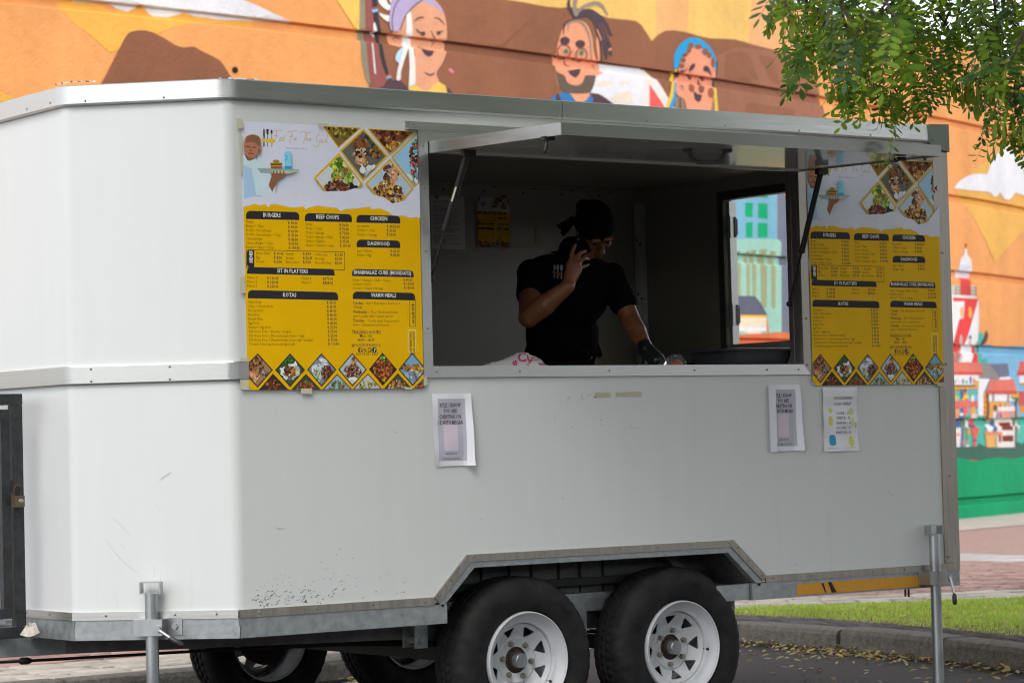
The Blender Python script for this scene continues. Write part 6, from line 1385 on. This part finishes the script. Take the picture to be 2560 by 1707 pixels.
# ---------------------------------------------------------------- the tree reaching in from the right
rt = random.Random(21)
TB = Vector((6.1,-1.5,.118))
tree = thing('tree', 'green feathery-leaved tree with hanging seed pods over the right end of the trailer', 'tree', TB)
k = MB(); k.tube([TB,TB+Vector((0,0,.25)),TB+Vector((-.03,-.02,1.2)),TB+Vector((-.1,-.05,2.3)),TB+Vector((-.2,-.1,3.3)),TB+Vector((-.4,-.2,4.4)),TB+Vector((-.7,-.3,5.6))],[.24,.17,.15,.135,.12,.09,.05],14)
obj('trunk', k, M['bark'], tree, smooth=60)
def bz(pts, d0, d1, zm=(1850,0,3.3127)):
    return [Vector((.02,-.015,.055))+Vector(CAM)+pix(zm[0]+x/zm[2], zm[1]+y/zm[2])*(d0+(d1-d0)*i/max(1,len(pts)-1)) for i, (x, y) in enumerate(pts)]
TW = [([(1400,-90),(1260,200),(1255,450),(1290,690),(1215,800),(1195,930),(1188,1020)],10.9,10.8,1),([(1290,380),(1400,530),(1530,690),(1640,760),(1670,840)],10.9,11.1,1),([(1680,560),(1750,670),(1850,720),(2000,745)],11,11,1),
 ([(1750,-60),(1770,160),(1700,420),(1640,600),(1570,780)],10.5,10.8,1),([(2050,60),(2080,420),(2110,570),(2130,820),(2060,1020),(2090,1180),(2112,1270)],10.2,10,1),([(2360,300),(2250,700),(2215,940),(2290,1120)],10.2,10,1),
 ([(900,-60),(880,200),(930,480),(975,740)],10.2,10.6,1),([(490,-60),(505,250),(475,430),(478,560)],10.4,10.3,1),([(640,0),(640,330),(652,560)],10.5,10.4,1),([(330,-60),(300,110),(285,190)],9.4,9.3,1),
 ([(260,60),(350,260),(330,380),(350,470)],8.4,8.3,.5),([(1000,480),(950,700),(955,820),(970,880)],11,11,1),([(760,540),(790,740),(830,840)],10.6,10.6,1),([(1290,690),(1140,780),(970,795)],11,11,1),([(1290,690),(1330,780),(1420,750),(1450,640)],11,11,.6),
 ([(1800,260),(1900,500),(1980,680),(1950,780)],10.8,10.8,1),([(2380,780),(2230,880),(2160,1060)],10,9.9,1),([(1215,830),(1262,900),(1275,980)],10.9,10.9,1),([(1330,780),(1300,860),(1240,900)],11,11,.8),([(1550,640),(1450,760),(1410,830)],11,11,1),([(1850,640),(1810,740),(1770,800)],11,11,1),([(2000,700),(1970,780),(1920,840)],10.9,10.9,1),
 ([(700,-60),(740,120),(830,330),(920,470)],7.4,7.2,.7),([(930,-60),(1010,60),(1100,130)],6.6,6.5,.8),([(2330,330),(2180,640),(2120,760)],7.2,7,.8),([(1500,-90),(1600,20)],6.8,6.8,.8),([(760,160),(830,420),(860,560)],8.4,8.4,.8)]
def inreg(x, y):                                      # where the crown is dense in the photograph
    return y < np.interp(x, [300,520,760,900,1300,1900,2352], [90,280,400,430,430,420,520]) and not (1500 < x < 1790 and y < 200 and rt.random() < .75) and not (1930 < x < 2130 and 300 < y < 520 and rt.random() < .75)
for _ in range(105):
    x, y = rt.uniform(300, 2450), rt.uniform(-300, 480)
    if not inreg(x, y) and y > 0: continue
    dx, dy = rt.uniform(-170,170), rt.uniform(80,200); d = rt.uniform(9.3,11.6) if rt.random() < .82 else rt.uniform(7.2,8.6)
    TW.append(([(x,y),(x+dx*.5,y+dy*.5),(x+dx,y+dy)], d, d+rt.uniform(-.3,.3), .8))
def leaf_mesh(seed, droop):
    r = random.Random(seed); k = MB(); n = r.randint(6,8); L_ = .021*n+.02; pt = lambda s: Vector((s, 0, -droop*s*s*6))
    g = r.uniform(.8,1.2); base = [(.10,.19,.018),(.15,.24,.015),(.07,.14,.03),(.12,.2,.014),(.055,.115,.035),(.17,.25,.02),(.09,.17,.02)][seed % 7]; base = tuple(q*g*1.25 for q in base)
    k.tube([pt(0),pt(L_*.5),pt(L_)], [.0013,.001,.0006], 3, False, (.12,.12,.04))
    for i in range(n*2+1):
        s = .028+(i//2)*.021; sd_ = 1 if i % 2 else -1
        if i == n*2: s = L_; ang = r.uniform(-.1,.1)
        else: ang = sd_*r.uniform(1.0,1.3)
        if i < n*2 and r.random() < .06: continue
        a = pt(s)+Vector((r.uniform(-.003,.003),0,0)); ln = r.uniform(.034,.048); wd_ = ln*r.uniform(.165,.21); d = Vector((math.cos(ang),math.sin(ang),r.uniform(-.45,.1))).normalized(); s_ = Vector((-d.y,d.x,r.uniform(-.3,.3))).normalized()
        f = r.uniform(.75,1.3); c = tuple(q*f for q in base)
        m1, m2 = a+d*ln*.3-Vector((0,0,.001)), a+d*ln*.72
        k.add([a, m1+s_*wd_*.9, m2+s_*wd_*.95, a+d*ln, m2-s_*wd_*.95, m1-s_*wd_*.9], [(0,1,5),(1,2,4,5),(2,3,4)], c)
    return k
LV = [leaf_mesh(100+i, .2+.35*i/6) for i in range(7)]; LMESH = [mesh_of(k, 'leaf', mat=M['leaf']) for k in LV]
def pod_mesh(seed):
    r = random.Random(seed); k = MB(); L_ = r.uniform(.05,.065)
    k.add([(0,0,0),(.004,.0015,-.012),(.009,.002,-.03),(.011,0,-L_*.75),(.006,-.001,-L_),(-.002,-.001,-L_),(-.007,0,-L_*.7),(-.005,.003,-.028),(-.003,.002,-.012)], [(0,1,8),(1,2,7,8),(2,3,6,7),(3,4,5,6)]); k.tube([(0,0,.02),(0,0,0)],.0008,3,False); return k
PMESH = [mesh_of(pod_mesh(i), 'seed_pod', mat=M['pod']) for i in range(4)]; PMB = [pod_mesh(i) for i in range(4)]
LEAVES = []; PODS = []; twm = MB()
def put_leaf(p, d, sc=1, roll=None):
    d = d.normalized(); up = Vector((0,0,1)); y = up.cross(d)
    if y.length < .05: y = Vector((1,0,0))
    y.normalize(); z = d.cross(y); a = rt.uniform(-.6,.6) if roll is None else roll
    y2 = y*math.cos(a)+z*math.sin(a); z2 = d.cross(y2)
    return Matrix(((d.x*sc,y2.x*sc,z2.x*sc,p.x),(d.y*sc,y2.y*sc,z2.y*sc,p.y),(d.z*sc,y2.z*sc,z2.z*sc,p.z),(0,0,0,1)))
for pts, d0, d1, dens in TW:
    P_ = [Vector(p) for p in bz(pts, d0, d1)]; C_ = smooth_line(P_, 4); n = len(C_)
    twm.tube([tuple(p) for p in C_], [max(.0016,.006*(1-i/n)) for i in range(n)], 5)
    acc = 0
    for i in range(1, n):
        seg = (C_[i]-C_[i-1]); acc += seg.length
        while acc > .045/dens:
            acc -= .045/dens; p = C_[i-1].lerp(C_[i], rt.random()); a = rt.uniform(0,6.28)
            out = Vector((math.cos(a),math.sin(a),0)); d = seg.normalized()*.5+out*rt.uniform(.5,1)+Vector((0,0,rt.uniform(-.9,.25)))
            LEAVES.append((put_leaf(p, d, rt.uniform(.85,1.2)), rt.randrange(7)))
    if d0 > 9 and dens >= .8:
        for _ in range(rt.randint(1,4)):
            i = rt.randrange(n//3, n); c = C_[i]
            for q in range(rt.randint(3,6)):
                p = c+Vector((rt.uniform(-.05,.05),rt.uniform(-.05,.05),rt.uniform(-.07,-.01))); a = rt.uniform(0,6.28); t = rt.uniform(-.25,.25); s = rt.uniform(.9,1.3)
                PODS.append((Matrix.Translation(p) @ Matrix.Rotation(a,4,'Z') @ Matrix.Rotation(t,4,'X') @ Matrix.Scale(s,4), rt.randrange(4)))
obj('twig', twm, M['bark'], tree, kind='stuff')
br = MB(); top = TB+Vector((-.15,-.08,3.0))
for gx in ((1400,-90,10.9),(1750,-60,10.5),(2050,60,10.2),(900,-60,10.2),(490,-60,10.4),(560,-40,7.2),(2360,300,10.2)):
    e = bz([(gx[0],gx[1])], gx[2], gx[2])[0]; m1 = top.lerp(e,.35)+Vector((0,0,.9)); m2 = top.lerp(e,.75)+Vector((0,0,.6))
    br.tube([tuple(p) for p in smooth_line([top,m1,m2,e],5)], [max(.0025,.035*(1-i/15)**1.4) for i in range(16)], 8)
obj('branch', br, M['bark'], tree, smooth=60)
def pxsize(mx): 
    p = mx.translation; t = (p-Vector(CAM)).dot(FWD); q = in_view(*p); 
    return (1/t if q and -40 < q[0] < 2600 and -60 < q[1] < 1750 else -1+.001/t)
def transform_mb(dst, src, mx):
    dst.add([mx @ Vector(v) for v in src.v], src.f); dst.c[-len(src.f):] = src.c
LEAVES.sort(key=lambda t: -pxsize(t[0]))
for mx, v in LEAVES[:300]:
    o = link('leaf', LMESH[v], tree); o.matrix_local = Matrix.Translation(-TB) @ mx
k = MB()
for mx, v in LEAVES[300:]: transform_mb(k, LV[v], mx)
# the unseen rest of the crown, enlarged to shade the trailer
for _ in range(7000):
    while True:
        q = Vector((rt.uniform(-1,1),rt.uniform(-1,1),rt.uniform(-1,1)))
        if .35 < q.length < 1: break
    p = Vector((3.9+5.6*q.x,-2.3+5.0*q.y,6.3+2.7*q.z)); iv = in_view(*p)
    if iv and -30 < iv[0] < 2590 and -40 < iv[1] < 1700: continue
    a = rt.uniform(0,6.28); transform_mb(k, LV[rt.randrange(7)], put_leaf(p, Vector((math.cos(a),math.sin(a),rt.uniform(-.6,.3))), rt.uniform(1.6,2.4)))
obj('leaf_mass', k, M['leaf'], tree, kind='stuff')
for mx, v in PODS[:300]:
    o = link('seed_pod', PMESH[v], tree); o.matrix_local = Matrix.Translation(-TB) @ mx

# two unseen trees, added to keep the open sky off the trailer's side
def added_tree(lab, x, y, hgt, rad, seed, off=(0,0), n=2600):
    r = random.Random(seed); t = thing('tree', lab, 'tree', (x,y,0)); k = MB(); k.tube([(x,y,0),(x,y,.3),(x+.05,y,hgt*.3),(x-.1,y+.1,hgt*.55),(x,y,hgt*.85)],[.3,.22,.19,.13,.04],12); obj('trunk', k, M['bark'], t, smooth=60)
    k = MB()
    for _ in range(n):
        while True:
            q = Vector((r.uniform(-1,1),r.uniform(-1,1),r.uniform(-1,1)))
            if .3 < q.length < 1: break
        a = r.uniform(0,6.28); transform_mb(k, LV[r.randrange(7)], put_leaf(Vector((x+off[0]+q.x*rad,y+off[1]+q.y*rad,hgt*.65+q.z*hgt*.3)), Vector((math.cos(a),math.sin(a),r.uniform(-.6,.3))), r.uniform(2.4,3.6)))
    obj('crown', k, M['leaf'], t, kind='stuff')
added_tree('tall added tree, unseen behind the camera to the left, shading the trailer', -7.5, -13, 9, 5.0, 31, (0,0), 5000); added_tree('broad added tree, unseen, its crown spread above the road to shade the trailer', 6.8, -11.5, 9.5, 6.0, 32, (-3.0,2.2), 6500)

hd = MB(); rh = random.Random(44); NXH = 120  # unseen greenery added to block low sky and darken the rail reflections
hv_ = {(i,j): (-40+80*i/NXH, -27+(.5*rh.random() if j in (1,2) else 0)-(1.6 if j > 2 else 0), [0,2.2,3.9,4.3,0][j]+(rh.uniform(-.35,.35) if 0 < j < 4 else 0)) for i in range(NXH+1) for j in range(5)}
hd.add([hv_[i,j] for i in range(NXH+1) for j in range(5)], [(i*5+j,(i+1)*5+j,(i+1)*5+j+1,i*5+j+1) for i in range(NXH) for j in range(4)])
o = obj('added_hedge', hd, mat('hedge_leaf', (.05,.075,.03), .8, var=.6, vscale=6, bump=1, bscale=8)); tag(o, 'long added row of greenery, unseen behind the camera, blocking the low sky', 'added_hedge')

# ---------------------------------------------------------------- grass, fallen leaves
GP = [(5.55,4.12),(5.62,3.75),(5.66,3.3),(5.66,2.9),(5.62,2.55),(5.5,1.9),(5.34,1.16),(5.15,.4),(4.95,-.4),(4.95,-1.4),(9.5,-3),(10,2.4),(7.59,3.27),(6.9,3.75),(6.04,4.2)]
vs_, tr_ = cdt(GP); k = MB(); k.add([(p.x,p.y,.128) for p in vs_], tr_); obj('lawn_soil', k, M['soil'], kind='structure')
k = MB(); rg = random.Random(4)
def inside(p, lp):
    c = False
    for i in range(len(lp)):
        a, b = lp[i], lp[i-1]
        if (a[1] > p[1]) != (b[1] > p[1]) and p[0] < (b[0]-a[0])*(p[1]-a[1])/(b[1]-a[1])+a[0]: c = not c
    return c
n = 0; tries = 0
while n < 30000 and tries < 400000:
    tries += 1; x, y = rg.uniform(4.95,9.5), rg.uniform(-1.5,4.2)
    if not inside((x,y), GP): continue
    q = in_view(x, y, .15)
    if not (q and -20 < q[0] < 2600): 
        if rg.random() > .12: continue
    e = min(abs(x-np.interp(y, [-1.4,1.16,2.55,4.1], [4.95,5.34,5.62,5.55])), .4)/.4
    pat = math.sin(x*2.3+y*1.1)*math.sin(y*2.9-x)*.5+.5
    if rg.random() > .3+.7*e*(.5+.5*pat): continue
    h = rg.uniform(.014,.036)*(.5+.5*e)*(.7+.5*pat); a = rg.uniform(0,6.28); t = Vector((math.cos(a),math.sin(a),0)); b_ = Vector((rg.uniform(-1,1),rg.uniform(-1,1),0))*h*.6; w_ = rg.uniform(.0022,.004); p = Vector((x,y,.127))
    f = rg.uniform(.7,1.3); dry = rg.random() < .16+.25*(1-e); c = (.6*f,.55*f,.22*f) if dry else (.46*f,.64*f,.09*f)
    k.add([p-t*w_,p+t*w_,p+t*w_*.7+b_*.4+Vector((0,0,h*.6)),p-t*w_*.7+b_*.4+Vector((0,0,h*.6)),p+b_+Vector((0,0,h))], [(0,1,2,3),(3,2,4)], c); n += 1
obj('grass', k, M['grass'], kind='stuff')
DC = [(.52,.38,.12),(.6,.48,.22),(.42,.25,.06),(.55,.5,.28),(.34,.18,.05),(.6,.44,.08),(.48,.46,.2)]
def dry(mb, p, r, c, s=1):
    a = r.uniform(0,6.28); ln, wd_ = r.uniform(.018,.028)*s, r.uniform(.006,.010)*s; u = Vector((math.cos(a),math.sin(a),r.uniform(-.3,.3))); v = Vector((-math.sin(a),math.cos(a),r.uniform(-.5,.5))); cu = r.uniform(0,.006); p = Vector(p)
    mb.add([p-u*ln,p-u*ln*.4+v*wd_+Vector((0,0,cu)),p+u*ln*.4+v*wd_+Vector((0,0,cu)),p+u*ln,p+u*ln*.4-v*wd_+Vector((0,0,cu)),p-u*ln*.4-v*wd_+Vector((0,0,cu))], [(0,1,5),(1,2,4,5),(2,3,4)], c)
kf = resample(KP[3:15], .02); k = MB(); rl = random.Random(8)
for i, p in enumerate(kf):
    if p.y < -.8: continue
    a, b = kf[max(0,i-1)], kf[min(len(kf)-1,i+1)]; t = (b-a).normalized(); out = Vector((t.y,-t.x)); dn = 1.4+3.2*math.exp(-((p.y-2.2)/.55)**2)*(p.x > 5) + (.8 if p.x < 3.2 else 0)
    for _ in range(int(dn+rl.random())):
        d = min(.5, rl.expovariate(1/(.045+.07*math.exp(-((p.y-2.2)/.5)**2)))); q = p+out*(.012+d); dry(k, (q.x,q.y,.006+max(0,.035*math.exp(-d*14))*rl.random()), rl, rl.choice(DC), rl.uniform(.7,1.2))
for _ in range(240):
    x, y = rl.uniform(4.95,8.5), rl.uniform(.2,4); 
    if inside((x,y), GP) and rl.random() < .5: dry(k, (x,y,.15), rl, rl.choice(DC), 1.0)
for _ in range(40):
    i = rl.randrange(len(KI)); 
obj('leaf_litter', k, M['dryleaf'], kind='stuff')
DM = []
for i in range(7): q = MB(); dry(q, (0,0,0), random.Random(70+i), DC[i], 1.05); DM.append(mesh_of(q, 'fallen_leaf', mat=M['dryleaf']))
cnt = 0
while cnt < 110:
    x, y = rl.uniform(3.2,5.15), rl.uniform(-.6,3.6); q = in_view(x,y,0)
    if not q or not (1840 < q[0] < 2560 and q[1] < 1715): continue
    ex = min((Vector((x,y))-p).length for p in kf[::6])
    if ex > .15 and rl.random() > math.exp(-ex*1.5): continue
    o = thing('fallen_leaf', 'small yellowed leaf lying on the dark asphalt beside the kerb', 'leaf', (x,y,.007), 'fallen leaves scattered on the asphalt', DM[rl.randrange(7)]); o.rotation_euler = (0,0,rl.uniform(0,6.28)); cnt += 1
